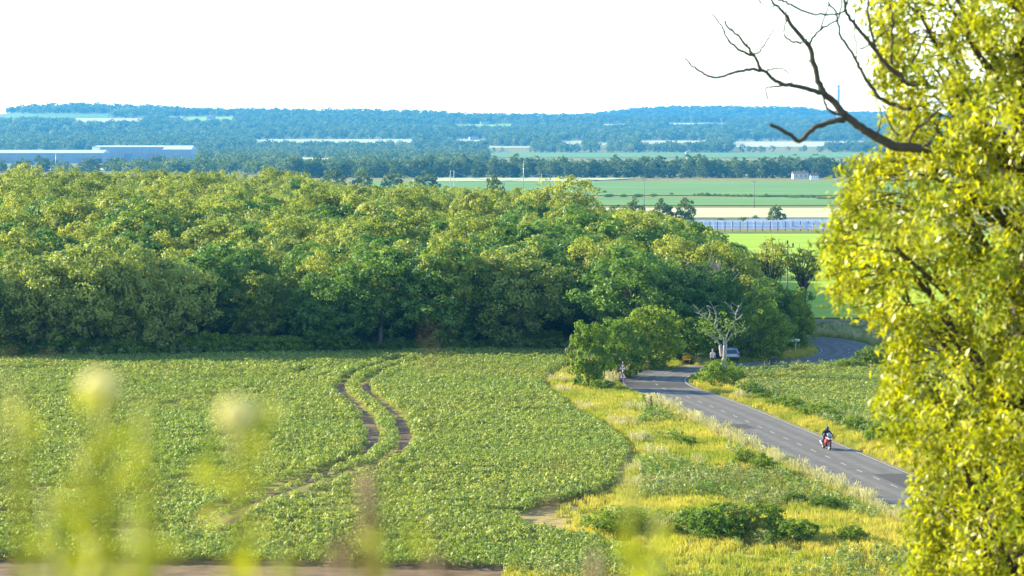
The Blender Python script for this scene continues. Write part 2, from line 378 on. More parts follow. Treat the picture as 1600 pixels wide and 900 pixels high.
# ------------------------------------------------------------------ scatter: one object whose geometry nodes set plants on points
def poly_in(px, py, poly):
    ins = np.zeros(len(px), bool); n = len(poly)
    for i in range(n):
        x0, y0 = poly[i]; x1, y1 = poly[(i + 1) % n]
        if y0 == y1: continue
        c = ((y0 > py) != (y1 > py)) & (px < (x1 - x0) * (py - y0) / (y1 - y0) + x0); ins ^= c
    return ins
def gpix(x, y):
    z = zg(x, y); dz = z - CAMZ; f = y * math.cos(PITCH) - dz * math.sin(PITCH); up = y * math.sin(PITCH) + dz * math.cos(PITCH)
    return 800 + F * x / f, 450 - F * up / f
def scatter(name, pts, scl, meshes, flat=0.0, label=None, cat=None, kind='stuff', scz=None):
    pts = np.asarray(pts, np.float32); n = len(pts)
    me = bpy.data.meshes.new(name); me.vertices.add(n); me.vertices.foreach_set('co', pts.ravel())
    rot = np.stack([rng.normal(0, flat + 1e-4, n), rng.normal(0, flat + 1e-4, n), rng.uniform(0, 6.283, n)], 1).astype(np.float32)
    a = me.attributes.new('rot', 'FLOAT_VECTOR', 'POINT'); a.data.foreach_set('vector', rot.ravel())
    s3 = np.repeat(np.asarray(scl, np.float32).reshape(-1, 1), 3, 1)
    if scz is not None: s3[:, 2] *= scz
    a = me.attributes.new('scl', 'FLOAT_VECTOR', 'POINT'); a.data.foreach_set('vector', s3.ravel())
    a = me.attributes.new('idx', 'INT', 'POINT'); a.data.foreach_set('value', rng.integers(0, len(meshes), n).astype(np.int32))
    c = bpy.data.collections.new(name + '_source')
    for k, mm in enumerate(meshes): c.objects.link(bpy.data.objects.new('%s_source' % name, mm))
    ng = bpy.data.node_groups.new(name, 'GeometryNodeTree')
    ng.interface.new_socket('Geometry', in_out='INPUT', socket_type='NodeSocketGeometry'); ng.interface.new_socket('Geometry', in_out='OUTPUT', socket_type='NodeSocketGeometry')
    N = ng.nodes.new; L = ng.links.new
    gi, go = N('NodeGroupInput'), N('NodeGroupOutput'); ci = N('GeometryNodeCollectionInfo'); ci.inputs['Collection'].default_value = c
    ci.inputs['Separate Children'].default_value = True; ci.inputs['Reset Children'].default_value = True
    ip = N('GeometryNodeInstanceOnPoints'); ip.inputs['Pick Instance'].default_value = True
    def named(nm, t): q = N('GeometryNodeInputNamedAttribute'); q.data_type = t; q.inputs[0].default_value = nm; return q
    r_, s_, i_ = named('rot', 'FLOAT_VECTOR'), named('scl', 'FLOAT_VECTOR'), named('idx', 'INT')
    er = N('FunctionNodeEulerToRotation')
    L(gi.outputs[0], ip.inputs['Points']); L(ci.outputs[0], ip.inputs['Instance']); L(r_.outputs[0], er.inputs[0]); L(er.outputs[0], ip.inputs['Rotation'])
    L(s_.outputs[0], ip.inputs['Scale']); L(i_.outputs[0], ip.inputs['Instance Index']); L(ip.outputs[0], go.inputs[0])
    o = link(name, me); md = o.modifiers.new('plants', 'NODES'); md.node_group = ng
    tag(o, label, cat, kind=kind); return o

# ------------------------------------------------------------------ plant prototypes
def crown(H, Rr, hb, nl, nleaf, size, m, seed, sparse=False, flatb=0.0, name='crown'):
    g_ = np.random.default_rng(seed); hz = (H - hb) / 2; cz = hb + hz
    d = unit(g_.normal(size=(nl, 3)) + np.array([0, 0, 0.25]))
    # spread the lobes
    for _ in range(12):
        df = d[:, None] - d[None]; ds = np.linalg.norm(df, axis=2) + np.eye(nl) * 9; d = unit(d + (df / ds[..., None] ** 3).sum(1) * 0.02)
    rl = g_.uniform(0.26, 0.42, nl)
    lc = d * (1 - rl[:, None] * 0.85) * np.array([Rr, Rr, hz]) * g_.uniform(0.8, 1.12, (nl, 1)) + np.array([0, 0, cz])
    low = (lc[:, 2] - hb) / (2 * hz)
    lc[:, :2] *= (1 - flatb * np.clip(0.5 - low, 0, 1))[:, None]
    rl = rl * Rr
    ns = 7
    sd = unit(g_.normal(size=(nl * ns, 3)) + np.array([0, 0, 0.3])); si = np.repeat(np.arange(nl), ns)
    sc_ = lc[si] + sd * rl[si, None] * 0.72; sr = rl[si] * g_.uniform(0.3, 0.55, nl * ns)
    pick = g_.integers(0, nl * ns, nleaf); dd = unit(g_.normal(size=(nleaf, 3)) + sd[pick] * 0.8)
    rad = g_.uniform(0.55, 1.12, nleaf) ** (1.0 if not sparse else 0.6)
    c = sc_[pick] + dd * (sr[pick] * rad)[:, None] * np.array([1.15, 1.15, 0.85])
    c[:, 2] = np.maximum(c[:, 2], 0.05)
    nr = dd + g_.normal(size=(nleaf, 3)) * 0.45 + np.array([0, 0, 0.2])
    V = leaves(c, nr, g_.uniform(0.6, 1.3, nleaf) * size, 0.7, g_)
    tint = np.clip(g_.uniform(0, 1, nl * ns)[pick] * 0.6 + g_.uniform(0, 0.4, nleaf), 0, 1)
    V[:, 2] *= H / np.percentile(V[:, 2], 99.7)
    return np_mesh(name, V, 4, m, tint), lc
def trunkmesh(H, lc, r, m, seed, name='trunk', nlimb=9):
    b = MB(); rr = random.Random(seed); top = H * 0.55
    path = [(0, 0, -0.3), (rr.uniform(-.1, .1), rr.uniform(-.1, .1), top * .35), (rr.uniform(-.3, .3), rr.uniform(-.3, .3), top * .7), (rr.uniform(-.4, .4), rr.uniform(-.4, .4), top)]
    b.tube(path, [r * 1.25, r, r * .75, r * .5], 8)
    for c in lc[:nlimb]:
        z0 = min(top, max(H * .18, c[2] * rr.uniform(.35, .6))); s0 = Vector((0, 0, z0)); e = Vector(c)
        mid = s0.lerp(e, .5) + Vector((rr.uniform(-.3, .3), rr.uniform(-.3, .3), rr.uniform(-.2, .5)))
        b.tube([s0, mid, e, e + (e - mid) * .5], [r * .45, r * .3, r * .16, r * .05], 5)
    return b.mesh(name, m)
TV = []
for k in range(6):
    H, Rr = [(12.5, 5.0), (13, 4.6), (11.5, 5.4), (12, 4.4), (13.5, 5.2), (11, 4.8)][k]
    cm, lc = crown(H, Rr * 1.08, [0.8, 1.6, 0.6, 1.8, 1.0, 0.8][k], 30, 15000, 0.155, M[['wood_leaf', 'wood_leaf', 'wood_leaf_pale', 'wood_leaf_deep', 'wood_leaf', 'wood_leaf_deep'][k]], 20 + k)
    TV.append((cm, trunkmesh(H, lc, 0.24, M['bark'], k), H, Rr))
BV = []
for k in range(4):
    H, Rr = [(2.4, 1.8), (2.2, 1.6), (2.8, 1.7), (2.0, 2.0)][k]
    cm, lc = crown(H, Rr, 0.0, 22, 4200, 0.085, M['bush_leaf'], 60 + k, name='foliage')
    b = MB(); rr = random.Random(k)
    for j in range(5): e = Vector(lc[j]) * .8; b.tube([(0, 0, -0.1), e * .5 + Vector((0, 0, .2)), e], [.05, .035, .012], 5)
    BV.append((cm, b.mesh('stem', M['bark']), H, Rr))
BT = []
for k in range(4):
    H, Rr = [(6, 3.2), (6.5, 2.8), (5.5, 3.4), (6.2, 3.0)][k]
    cm, lc = crown(H, Rr, -0.8, 34, 11000, 0.12, M['bush_leaf'], 160 + k); BT.append((cm, trunkmesh(H, lc, 0.14, M['bark'], 80 + k, nlimb=6), H, Rr))
FV = []
for k in range(4):
    H, Rr = [(14, 6.5), (12, 6), (15, 6), (13, 7.5)][k]
    cm, lc = crown(H, Rr, 0.0, 12, 520, 0.75, M['far_leaf' if k not in (1,) else 'far_leaf_pale'], 90 + k); FV.append((cm, None, H, Rr))
MV = []
for k in range(4):
    H, Rr = [(15, 6.5), (16, 6), (14, 6.8), (15, 5.5)][k]
    cm, lc = crown(H, Rr, -2.5, 20, 3000, 0.42, M['far_leaf'], 120 + k); MV.append((cm, trunkmesh(H, lc, 0.3, M['bark'], 50 + k, nlimb=5), H, Rr))

TREES = []
def place(protos, k, x, y, H, wid=1.0, name='tree', **t):
    cm, tm, H0, R0 = protos[k % len(protos)]; s = H / H0
    o = empty(name, (x, y, z1(x, y)), random.uniform(0, 6.28), (s * wid, s * wid, s)); tag(o, **t)
    link('crown' if protos is not BV else 'foliage', cm, o); 
    if tm: link('trunk' if protos is not BV else 'stem', tm, o)
    return o

# ------------------------------------------------------------------ the wood
FRX = [-400, 300, 640, 860, 930, 1000, 1060, 1100, 1150, 1200, 1255, 1270]
FRY = [562, 556, 551, 548, 553, 562, 563, 561, 558, 550, 536, 532]
TPX = [-300, 0, 100, 200, 300, 340, 400, 450, 500, 600, 700, 780, 830, 940, 1000, 1060, 1100, 1150, 1200, 1240, 1272]
TPY = [262, 266, 262, 254, 262, 256, 254, 266, 286, 291, 293, 296, 306, 326, 326, 342, 356, 384, 430, 458, 480]
cand = []
Dd = 292.0
while Dd < 960:
    step = 6.2 if Dd < 420 else 7.6
    xs = np.arange(gx(-120, Dd), gx(1275, Dd), step)
    for x in xs:
        xx = x + random.uniform(-.38, .38) * step; yy = Dd + random.uniform(-.38, .38) * step
        px, py = gpix(xx, yy); px = float(px); py = float(py)
        if py > np.interp(px, FRX, FRY) or px > 1262: continue
        n_ = math.sin(xx / 17.0 + 1) * math.sin(yy / 23.0) + 0.6 * math.sin(xx / 7.3 + yy / 11.0)
        H = 11.6 + n_ * 1.5 + random.uniform(-1.9, 1.9)
        if yy < 330: H = min(H, 12.2) * 0.95
        if px > 1150: H *= np.interp(px, [1150, 1262], [1, 0.72])
        cap = CAMZ - (np.interp(px, TPX, TPY) + random.uniform(4, 13) - 200) * yy / F - z1(xx, yy)
        H = min(H, cap)
        if H < (6.5 if px < 1120 else 3.5): continue
        cand.append((yy, xx, H, px, py))
    Dd += step
cand.sort()
invw = [c for c in cand if -45 < c[3] < 1275]
near = invw[:235]; nearset = set(id(c) for c in near)
front = []; rest = [c for c in cand if id(c) not in nearset]
# those with nothing before them form the front edge
occ = {}
for c in near:
    b_ = int(c[3] // 48)
    if b_ not in occ: occ[b_] = c; front.append(c)
front.sort(key=lambda c: c[3]); fs = set(id(c) for c in front); NUMS = ['first', 'second', 'third', 'fourth', 'fifth', 'sixth', 'seventh', 'eighth', 'ninth', 'tenth', 'eleventh', 'twelfth', 'thirteenth', 'fourteenth', 'fifteenth', 'sixteenth', 'seventeenth', 'eighteenth', 'nineteenth', 'twentieth', 'twenty-first', 'twenty-second', 'twenty-third', 'twenty-fourth', 'twenty-fifth', 'twenty-sixth', 'twenty-seventh', 'twenty-eighth', 'twenty-ninth', 'thirtieth']
for i, c in enumerate(front):
    place(TV, random.randrange(6), c[1], c[0], c[2], random.uniform(1.0, 1.3) if c[3] < 1080 else random.uniform(.9, 1.05), 'broadleaf_tree', label='%s leafy tree from the left in the front edge of the wood' % NUMS[min(i, 29)], cat='tree', group='trees of the wood')
for c in near:
    if id(c) in fs: continue
    px = c[3]
    zone = 'at its far left' if px < 120 else 'over the left half of the field' if px < 380 else 'behind the wheel tracks' if px < 680 else 'over the right part of the field' if px < 900 else 'behind the triangular signs' if px < 1080 else 'behind the dead white tree'
    dep = 'behind the front row' if c[0] < 325 else 'a few trees back'
    place(TV, random.randrange(6), c[1], c[0], c[2], random.uniform(1.0, 1.3) if c[3] < 1080 else random.uniform(.9, 1.05), 'broadleaf_tree', label='green tree in the wood %s, %s' % (zone, dep), cat='tree', group='trees of the wood, %s, %s' % (zone, dep))
pts = np.array([(c[1], c[0], z1(c[1], c[0])) for c in rest]); hs = np.array([c[2] for c in rest])
scatter('woodland', pts, hs / 12.2, [t[0] for t in TV], label='dense sunlit tree tops of the wood running back from its front rows', cat='woodland')
print('wood', len(near), len(rest), len(front))

# named trees round the wood edge
def tpx(px, base, top, wpx, protos=TV, k=0, name='broadleaf_tree', **t):
    p = hit(px, base); H = (base - top) * p.y / F; cm, tm, H0, R0 = protos[k % len(protos)]
    Rw = wpx / 2 * p.y / F; s = H / H0; o = place(protos, k, p.x, p.y, H, Rw / (R0 * s), name, **t); return o
tpx(128, 557, 372, 190, k=2, label='pale-leaved leaning tree with a visible trunk at the left front of the wood', cat='tree')
tpx(212, 556, 372, 130, k=2, label='broad pale tree right of the leaning tree at the wood front', cat='tree')
tpx(700, 550, 372, 120, k=4, label='tall tree with layered crown in the middle of the wood front', cat='tree')
tpx(920, 608, 504, 70, protos=BT, k=3, name='bushy_tree', label='dense bushy tree standing forward of the wood beside the field corner', cat='tree')
tpx(968, 590, 498, 92, protos=BT, k=0, name='bushy_tree', label='round bushy tree directly behind the two triangular signs', cat='tree')
tpx(1012, 576, 478, 110, protos=BT, k=1, name='bushy_tree', label='bright green bushy tree right of the signs, over the bend', cat='tree')
tpx(1068, 566, 496, 100, protos=BT, k=5, name='bushy_tree', label='low bushy tree behind the orange road sign', cat='tree')
tpx(1190, 562, 470, 100, protos=BT, k=4, name='bushy_tree', label='dark bushy tree right of the parked car', cat='tree')
tpx(1235, 548, 450, 80, protos=BT, k=5, name='bushy_tree', label='dark bushy tree behind the white direction sign', cat='tree')
# the big oak sticking out of the canopy
x, y = gx(884, 470), 470
cm, lc = crown(16, 6.2, 5.5, 26, 7000, 0.24, M['wood_leaf'], 333, sparse=True)
o = empty('oak_tree', (x, y, z1(x, y))); tag(o, 'big rounded oak rising above the canopy, green fields behind', 'tree')
link('crown', cm, o); link('trunk', trunkmesh(14, lc, .4, M['bark'], 3, nlimb=20), o)
# two open-crowned trees on the right with limbs showing
for i, (px, top, wpx, Hb, lab) in enumerate([(1206, 372, 66, 5.0, 'open-crowned tree with dark bare limbs left of the utility pole'), (1256, 388, 62, 5.0, 'spreading thin-leaved tree with bent limbs right of the utility pole')]):
    D = 350; x = gx(px, D); H = CAMZ - (top - 200) * D / F
    cm, lc = crown(H, wpx / 2 * D / F, Hb, 24, 2100, 0.15, M['wood_leaf'], 400 + i, sparse=True)
    o = empty('open_tree', (x, D, 0)); tag(o, lab, 'tree'); link('crown', cm, o); link('trunk', trunkmesh(H, lc, .3, M['bark_dark'], 9 + i, nlimb=22), o)

# undergrowth along the wood edge: individual bushes
nb = 0
for px in range(-20, 905, 31):
    y = np.interp(px, FRX, FRY) + 1.5; H = random.uniform(1.3, 3.0)
    p = hit(px + random.uniform(-9, 9), y)
    place(BV, random.randrange(4), p.x, p.y, H, random.uniform(1.0, 1.5), 'bush', label='low bush in the shade at the foot of the wood, %s from the left' % (NUMS[nb] if nb < 30 else 'last'), cat='bush', group='bushes along the foot of the wood'); nb += 1
for i, (px, base, h, wpx, k, lab) in enumerate([
    (1126, 604, 42, 72, 3, 'rounded green bush under the dead white tree inside the bend'),
    (1188, 842, 62, 86, 2, 'large dark rounded bush in the rough grass below the road'),
    (1128, 846, 60, 110, 0, 'broad yellow-green bush left of the large dark bush'),
    (1085, 838, 44, 60, 1, 'low bush at the left end of the bush group below the road'),
    (968, 838, 48, 112, 3, 'low spreading bush beside the bare tongue of soil'),
    (1245, 852, 40, 70, 1, 'ragged bush right of the large dark bush'),
    (940, 612, 20, 44, 0, 'small dark shrub at the foot of the forward bushy tree'),
    (1366, 574, 34, 60, 1, 'bush at the corner of the right crop field beside the far road'),
    (1325, 578, 18, 60, 3, 'low hedge bush left of the corner bush by the far road'),
    (1376, 694, 34, 48, 1, 'dark gap-toothed bush on the bank beyond the motorcycle'),
    (1190, 745, 38, 46, 2, 'tall grey-green shrub in the rough grass near the road'),
    (1160, 730, 30, 40, 0, 'small grey-green shrub left of the tall shrub near the road'),
    (1072, 700, 18, 36, 1, 'small dark thorn shrub in the middle of the rough grass'),
    (1195, 628, 14, 16, 0, 'tiny dark bush on the bank left of the motorcycle')]):
    tpx(px, base, base - h, wpx, BV, k, 'bush', label=lab, cat='bush')
for i, (px, base, h, wpx, k, lab) in enumerate([
    (1140, 596, 22, 44, 1, 'low tangled shrub to the right of the round bush under the dead tree'),
    (1030, 655, 12, 26, 2, 'small thistle-like shrub in the grass just past the black marker post'),
    (1100, 765, 16, 50, 3, 'low herb thicket in the middle of the rough grass left of the shrubs'),
    (1290, 800, 26, 56, 2, 'leafy shrub in the rough grass under the near road edge at the right'),
    (1330, 850, 30, 60, 0, 'leafy shrub nearest the big tree at the bottom right'),
    (1240, 790, 22, 46, 0, 'leafy shrub above the right end of the bush group'),
    (1000, 690, 12, 30, 1, 'little shrub at the bulging right edge of the crop'),
    (1400, 560, 30, 60, 2, 'hedge bush half hidden by the big tree beside the far road')]):
    tpx(px, base, base - h, wpx, BV, k, 'bush', label=lab, cat='bush')
# hedge bank beyond the road
nb = 0
for t in np.linspace(0, 1, 22):
    px = 1170 + t * 290 + random.uniform(-3, 3); y = np.interp(px, [1170, 1250, 1330, 1400, 1470], [618, 645, 672, 700, 725]) + random.uniform(-2, 3)
    tpx(px, y, y - random.uniform(12, 27), random.uniform(28, 48), BV, nb, 'bramble', label='bramble clump on the bank beyond the road, %s from the left' % NUMS[nb], cat='bramble', group='brambles on the roadside bank'); nb += 1

# ------------------------------------------------------------------ dead white tree and dead limbs, by skeleton
def skeleton(name, polys, D, r0, ox, oy, sc_, m, root, jit=0.25, seed=1, rmin=0.25):
    rr = random.Random(seed); b = MB()
    for poly, ra, rb in polys:
        P = []
        dd = rr.uniform(-jit, jit)
        for i, (a, c) in enumerate(poly):
            t = i / max(1, len(poly) - 1); p = at(ox + a * sc_, oy + c * sc_, D + dd * t * 4); P.append(p - root)
        P = smooth_path(P, 4); n = len(P)
        P = [p + Vector((rr.uniform(-1, 1), rr.uniform(-1, 1), rr.uniform(-1, 1))) * r0 * .25 for p in P]
        b.tube(P, [r0 * (ra + (rb - ra) * i / (n - 1)) for i in range(n)], 6)
    return b
p = hit(1131, 592); root = Vector((p.x, p.y, p.z))
o = empty('dead_tree', root); tag(o, 'bare white dead tree with forked limbs beside the bend in the road', 'tree')
T = skeleton('trunk', [([(255, 660), (250, 545), (262, 480), (265, 400), (262, 375)], 1.4, 1.0), ([(240, 490), (225, 420), (232, 395)], .9, .6)], p.y, .17, 1080, 460, .2, M['dead_wood'], root)
T.build('trunk', M['dead_wood'], o)
for pl in [[(232, 400), (180, 345), (140, 320), (100, 275), (70, 262)], [(262, 380), (245, 340), (215, 290), (180, 240), (130, 200), (80, 160), (55, 140)], [(180, 240), (195, 170), (175, 110)],
           [(262, 380), (275, 330), (300, 270), (310, 230), (345, 200), (340, 150), (310, 110)], [(280, 370), (310, 330), (350, 300), (430, 290)], [(345, 160), (372, 90)], [(240, 350), (190, 335), (150, 300)], [(130, 200), (145, 140), (120, 90)], [(345, 200), (380, 180), (400, 150)]]:
    skeleton('limb', [(pl, .55, .12)], p.y, .15, 1080, 460, .2, M['dead_wood'], root, seed=len(pl)).build('limb', M['dead_wood'], o)
b = MB(); rr = random.Random(11)
for (a, c) in [(180, 345), (140, 320), (100, 275), (215, 290), (180, 240), (130, 200), (80, 160), (175, 110), (200, 160), (300, 270), (310, 230), (345, 200), (340, 150), (310, 110), (350, 300), (430, 290), (372, 100), (245, 340), (60, 140), (400, 292)]:
    for q in range(3):
        s0 = at(1080 + a * .2, 460 + c * .2, p.y) - root; d = Vector((rr.uniform(-.7, .7), rr.uniform(-.5, .5), rr.uniform(.1, .8)))
        b.tube([s0, s0 + d * .55 + Vector((rr.uniform(-.1, .1), 0, 0)), s0 + d * 1.1], [.028, .018, .008], 4)
b.build('twigs', M['dead_wood'], o)
cm, lc = crown(3.4, 2.6, 0.6, 14, 900, .10, M['bush_leaf'], 77, sparse=True, name='foliage'); f_ = link('foliage', cm, o); f_.location = (-0.6, 0.5, 3.0)
for i, (px, by, D, s_) in enumerate([(1098, 470, 303, 1.35), (962, 470, 300, 1.2), (1125, 440, 306, 1.3)]):
    root = Vector((gx(px, D), D, 0)); o = empty('bare_tree', root)
    tag(o, ['grey leafless tree in the wood above the dead white tree', 'bare grey branches in the wood above the bushy tree by the signs', 'small grey dead tree left of the open-crowned trees'][i], 'tree')
    b = MB(); rr = random.Random(40 + i); H = 7.6 * s_
    b.tube([(0, 0, 0), (.1, 0, H * .5), (0, 0, H * .8)], [.16, .1, .05], 6); b.build('trunk', M['dead_wood'], o)
    b = MB()
    for j in range(26):
        z0 = rr.uniform(.55, .85) * H; a = rr.uniform(0, 6.28); l = rr.uniform(.8, 2.6) * s_; d = Vector((math.cos(a), math.sin(a) - .5, rr.uniform(.3, 1.0))).normalized()
        s0 = Vector((0.05, 0, z0)); m_ = s0 + d * l * .5 + Vector((0, 0, rr.uniform(-.2, .3))); e = s0 + d * l + Vector((rr.uniform(-.4, .4), 0, rr.uniform(0, .6)))
        b.tube([s0, m_, e], [.06, .035, .015], 5)
        b.tube([m_, m_ + Vector((rr.uniform(-.8, .8), rr.uniform(-.8, 0), rr.uniform(.3, 1)))], [.03, .01], 4)
    b.build('branches', M['dead_wood'], o)

# ------------------------------------------------------------------ far trees
def rndpts(n, u0, u1, D0, D1):
    D = np.sqrt(rng.uniform(D0 ** 2, D1 ** 2, n)); u = rng.uniform(u0, u1, n); return (u - 800) / F * D * 1.0016, D
def vnoise(x, y, s, seed=0):
    return np.sin(x / s + seed) * np.sin(y / s * .9 + seed * 2) + .6 * np.sin(x / s * 2.1 + y / s * 1.7 + seed * 3) + .4 * np.sin(x / s * 3.9 - y / s * 3.1 + seed)
x, y = rndpts(19000, -150, 1750, 4950, 8400); x2, y2 = rndpts(8000, 700, 1750, 9000, 10300)
x = np.concatenate([x, x2]); y = np.concatenate([y, y2]); px, py = gpix(x, y)
hs = rng.uniform(7, 17, len(x)); hp = hs * F / y
keep = (vnoise(x, y, 240) > -1.25) | (y > 7500)
for (a, b, c, d) in FARF: keep &= ~((px > a - 3) & (px < b + 3) & (py > c - .3) & (py - hp * .8 < d))
scatter('hill_woodland', np.stack([x, y, zg(x, y) - .5], 1)[keep], (hs / 11)[keep], [f[0] for f in FV], label='blue hazy woods covering the far hills up to the skyline', cat='woodland')
x, y = rndpts(11500, -150, 1750, 2430, 4950); px, py = gpix(x, y); hs = rng.uniform(7, 14, len(x)); hp = hs * F / y
keep = (vnoise(x, y, 130, 2) > -.35)
for (a, b, c, d) in FARF + [(-200, 305, 226, 249), (-200, 170, 236, 262), (765, 1500, 238, 252), (1140, 1400, 236, 243)]: keep &= ~((px > a - 3) & (px < b + 3) & (py > c - .3) & (py - hp * .9 < d))
scatter('valley_woodland', np.stack([x, y, zg(x, y) - .3], 1)[keep], (hs / 13)[keep], [f[0] for f in FV], label='scattered blue-green tree belts of the valley below the hills', cat='woodland')
# trees screening the warehouses
nt_ = 0
for px in list(range(-30, 330, 13)):
    D = 2650 + random.uniform(-80, 80); top = 251 + 5 * math.sin(px * .07) + random.uniform(-5, 3); x = gx(px + random.uniform(-5, 5), D)
    H = CAMZ - (top - 200) * D / F - z1(x, D)
    place(MV, nt_, x, D, H, random.uniform(1.1, 1.5), 'broadleaf_tree', label='blue-green tree in front of the long warehouses, %s from the left' % NUMS[nt_], cat='tree', group='trees in front of the warehouses'); nt_ += 1
# belt of trees behind the green fields
nt_ = 0
for row in (0, 1):
    for px in np.arange(452 + row * 9, 1345, 15 + 3 * row):
        D = 2290 + row * 70 + random.uniform(-12, 12); x = gx(px + random.uniform(-6, 6), D)
        H = (15 if row == 0 else 16.5) + random.uniform(-3.0, 2.5)
        if row == 0: lab = ''; gp = 'front trees of the belt'
        else: lab = 'dark tree top in the back of the belt behind the green fields'; gp = 'back trees of the belt'
        if row == 0 and random.random() < .12: H *= .6
        if row == 0: lab = 'dark tree in the front row of the far belt, %s' % ('left of the pale poles' if px < 695 else 'between the poles and oak' if px < 860 else 'over the big oak' if px < 940 else 'right of the big oak' if px < 1090 else 'above the lone round tree' if px < 1260 else 'near the farm roof'); gp = lab
        place(MV, random.randrange(4), x, D, H, random.uniform(.9, 1.3), 'broadleaf_tree', label=lab, cat='tree', group=gp); nt_ += 1
for i, (px, top, wpx, D, lab) in enumerate([(522, 262, 46, 1500, 'grey-green tree beyond the wood, leftmost of the row of four'), (566, 263, 36, 1500, 'upright oval tree beyond the wood, second of the row of four'), (616, 264, 42, 1500, 'oval tree beyond the wood, third of the row of four'),
        (668, 266, 42, 1500, 'pointed tree left of the pale poles beyond the wood'), (771, 274, 40, 900, 'dark round tree beyond the canopy between the poles'), (38, 248, 34, 1500, 'dark tree rising at the far left in front of the long warehouse'),
        (990, 308, 40, 820, 'thin-leaved tree left of the pair of dark trees'), (1037, 310, 36, 850, 'dark blue-green tree, left of the pair by the tan field'), (1071, 309, 36, 850, 'broad tree with trunks showing, right of the pair by the tan field'),
        (1212, 320, 32, 1060, 'lone round tree standing between the tan field and the solar panels')]):
    x = gx(px, D); H = CAMZ - (top - 200) * D / F - z1(x, D); pr = MV; s = H / MV[i % 4][2]
    place(MV, i, x, D, H, (wpx / 2 * D / F) / (MV[i % 4][3] * s), 'broadleaf_tree', label=lab, cat='tree')
# bushes in the middle fields
bl = [(951, 309, 17, 6, 'first'), (974, 309, 15, 6, 'second'), (997, 309, 18, 6, 'third'), (1021, 308, 14, 6, 'fourth')]
for px, b_, wpx, h, nn in bl: tpx(px, b_, b_ - h, wpx, BV, random.randrange(4), 'bush', label='dark clipped bush in the green field, %s of four from the left' % nn, cat='bush', group='bushes in a row in the green field')
for px, b_, wpx, h, lab in [(944, 302, 8, 5, 'small dark bush above the row of four bushes in the green field'), (1049, 305, 8, 4, 'small lone bush right of the row of four bushes'), (1125, 346, 12, 6, 'small bush left above the solar panels'), (1163, 346, 18, 7, 'bush above the middle of the solar panels'), (1180, 346, 12, 10, 'taller bush beside the lone round tree'),
        (1195, 309, 26, 4, 'low scrub on the hedge line, middle'), (1240, 310, 22, 4, 'low scrub on the hedge line, right of the middle'), (1290, 312, 30, 5, 'low scrub at the right end of the hedge line')]:
    tpx(px, b_, b_ - h, wpx, BV, random.randrange(4), 'bush', label=lab, cat='bush')
hp_ = [hit(px, np.interp(px, [1085, 1310], [306, 311])) for px in np.linspace(1085, 1320, 60)]
tag(scatter('hedge_scrub', [(p.x, p.y + random.uniform(-1, 1), p.z) for p in hp_], rng.uniform(.4, .8, 60), [b[0] for b in BV]), 'thin dark scrub line crossing the green fields', 'scrub')

# ------------------------------------------------------------------ crops and grass (uncountable)
def bean(seed):
    g_ = np.random.default_rng(seed); n = 26; a = g_.uniform(0, 6.28, n); r = np.sqrt(g_.uniform(0, 1, n)) * .3
    c = np.stack([r * np.cos(a), r * np.sin(a), .52 - r * .6 + g_.uniform(-.12, .05, n)], 1)
    nr = np.stack([np.cos(a) * .5, np.sin(a) * .5, np.full(n, .8)], 1) + g_.normal(size=(n, 3)) * .4
    return np_mesh('crop_plant', leaves(c, nr, g_.uniform(.05, .085, n), .8, g_), 4, M['crop_leaf'], g_.uniform(0, 1, n))
def tuft(seed, h, n, m, spread=.25, wd=.012, head=False, lean=.35):
    g_ = np.random.default_rng(seed); a = g_.uniform(0, 6.28, n); r = np.sqrt(g_.uniform(0, 1, n)) * spread
    b = np.stack([r * np.cos(a), r * np.sin(a), np.zeros(n)], 1); a2 = g_.uniform(0, 6.28, n); l = g_.uniform(.1, lean, n) * h; hh = g_.uniform(.6, 1.1, n) * h
    tip = b + np.stack([np.cos(a2) * l, np.sin(a2) * l, hh], 1); mid = b * .45 + tip * .55 + np.stack([-np.cos(a2) * l, -np.sin(a2) * l, hh], 1) * .12
    s = np.stack([-np.sin(a2 + .8), np.cos(a2 + .8), np.zeros(n)], 1) * wd
    P = np.stack([b - s, b + s, mid + s * .8, mid - s * .8], 1); k = 2.2 if head else .15
    P2 = np.stack([mid - s * .8, mid + s * .8, tip + s * k, tip - s * k], 1)
    P = np.concatenate([P, P2]); t = g_.uniform(0, 1, n)
    return np_mesh('tuft', P.reshape(-1, 3), 4, m, np.concatenate([t, t]))
def herb(seed):
    g_ = np.random.default_rng(seed); n = 60; a = g_.uniform(0, 6.28, n); r = np.sqrt(g_.uniform(0, 1, n)) * .35; z = g_.uniform(.1, .85, n)
    c = np.stack([r * np.cos(a) * (1 - z * .4), r * np.sin(a) * (1 - z * .4), z], 1); nr = np.stack([np.cos(a), np.sin(a), np.full(n, .7)], 1) + g_.normal(size=(n, 3)) * .5
    return np_mesh('herb', leaves(c, nr, g_.uniform(.05, .1, n), .5, g_), 4, M['herb'], g_.uniform(0, 1, n))
BN = [bean(k) for k in range(5)]
GT = [tuft(10 + k, .42, 46, M['grass'], .3, .014) for k in range(4)]
GP = [tuft(30 + k, .8, 34, M['grass_pale'], .3, .009, True) for k in range(3)]
HB = [herb(50 + k) for k in range(4)]
CROP = [(-160, 569), (0, 566), (300, 561), (520, 556), (640, 551), (880, 555), (888, 564), (884, 574), (862, 586), (846, 599), (852, 615), (890, 642), (940, 667), (972, 692), (983, 715), (964, 740), (958, 762), (935, 778), (880, 788), (832, 798), (808, 815), (820, 830), (870, 840), (930, 848), (980, 865), (1012, 884), (1015, 893), (700, 890), (500, 884), (0, 878), (-160, 877)]
CROP2 = [(1178, 602), (1215, 592), (1300, 583), (1372, 576), (1620, 572), (1620, 760), (1480, 706), (1440, 690), (1390, 664), (1320, 641), (1250, 620)]
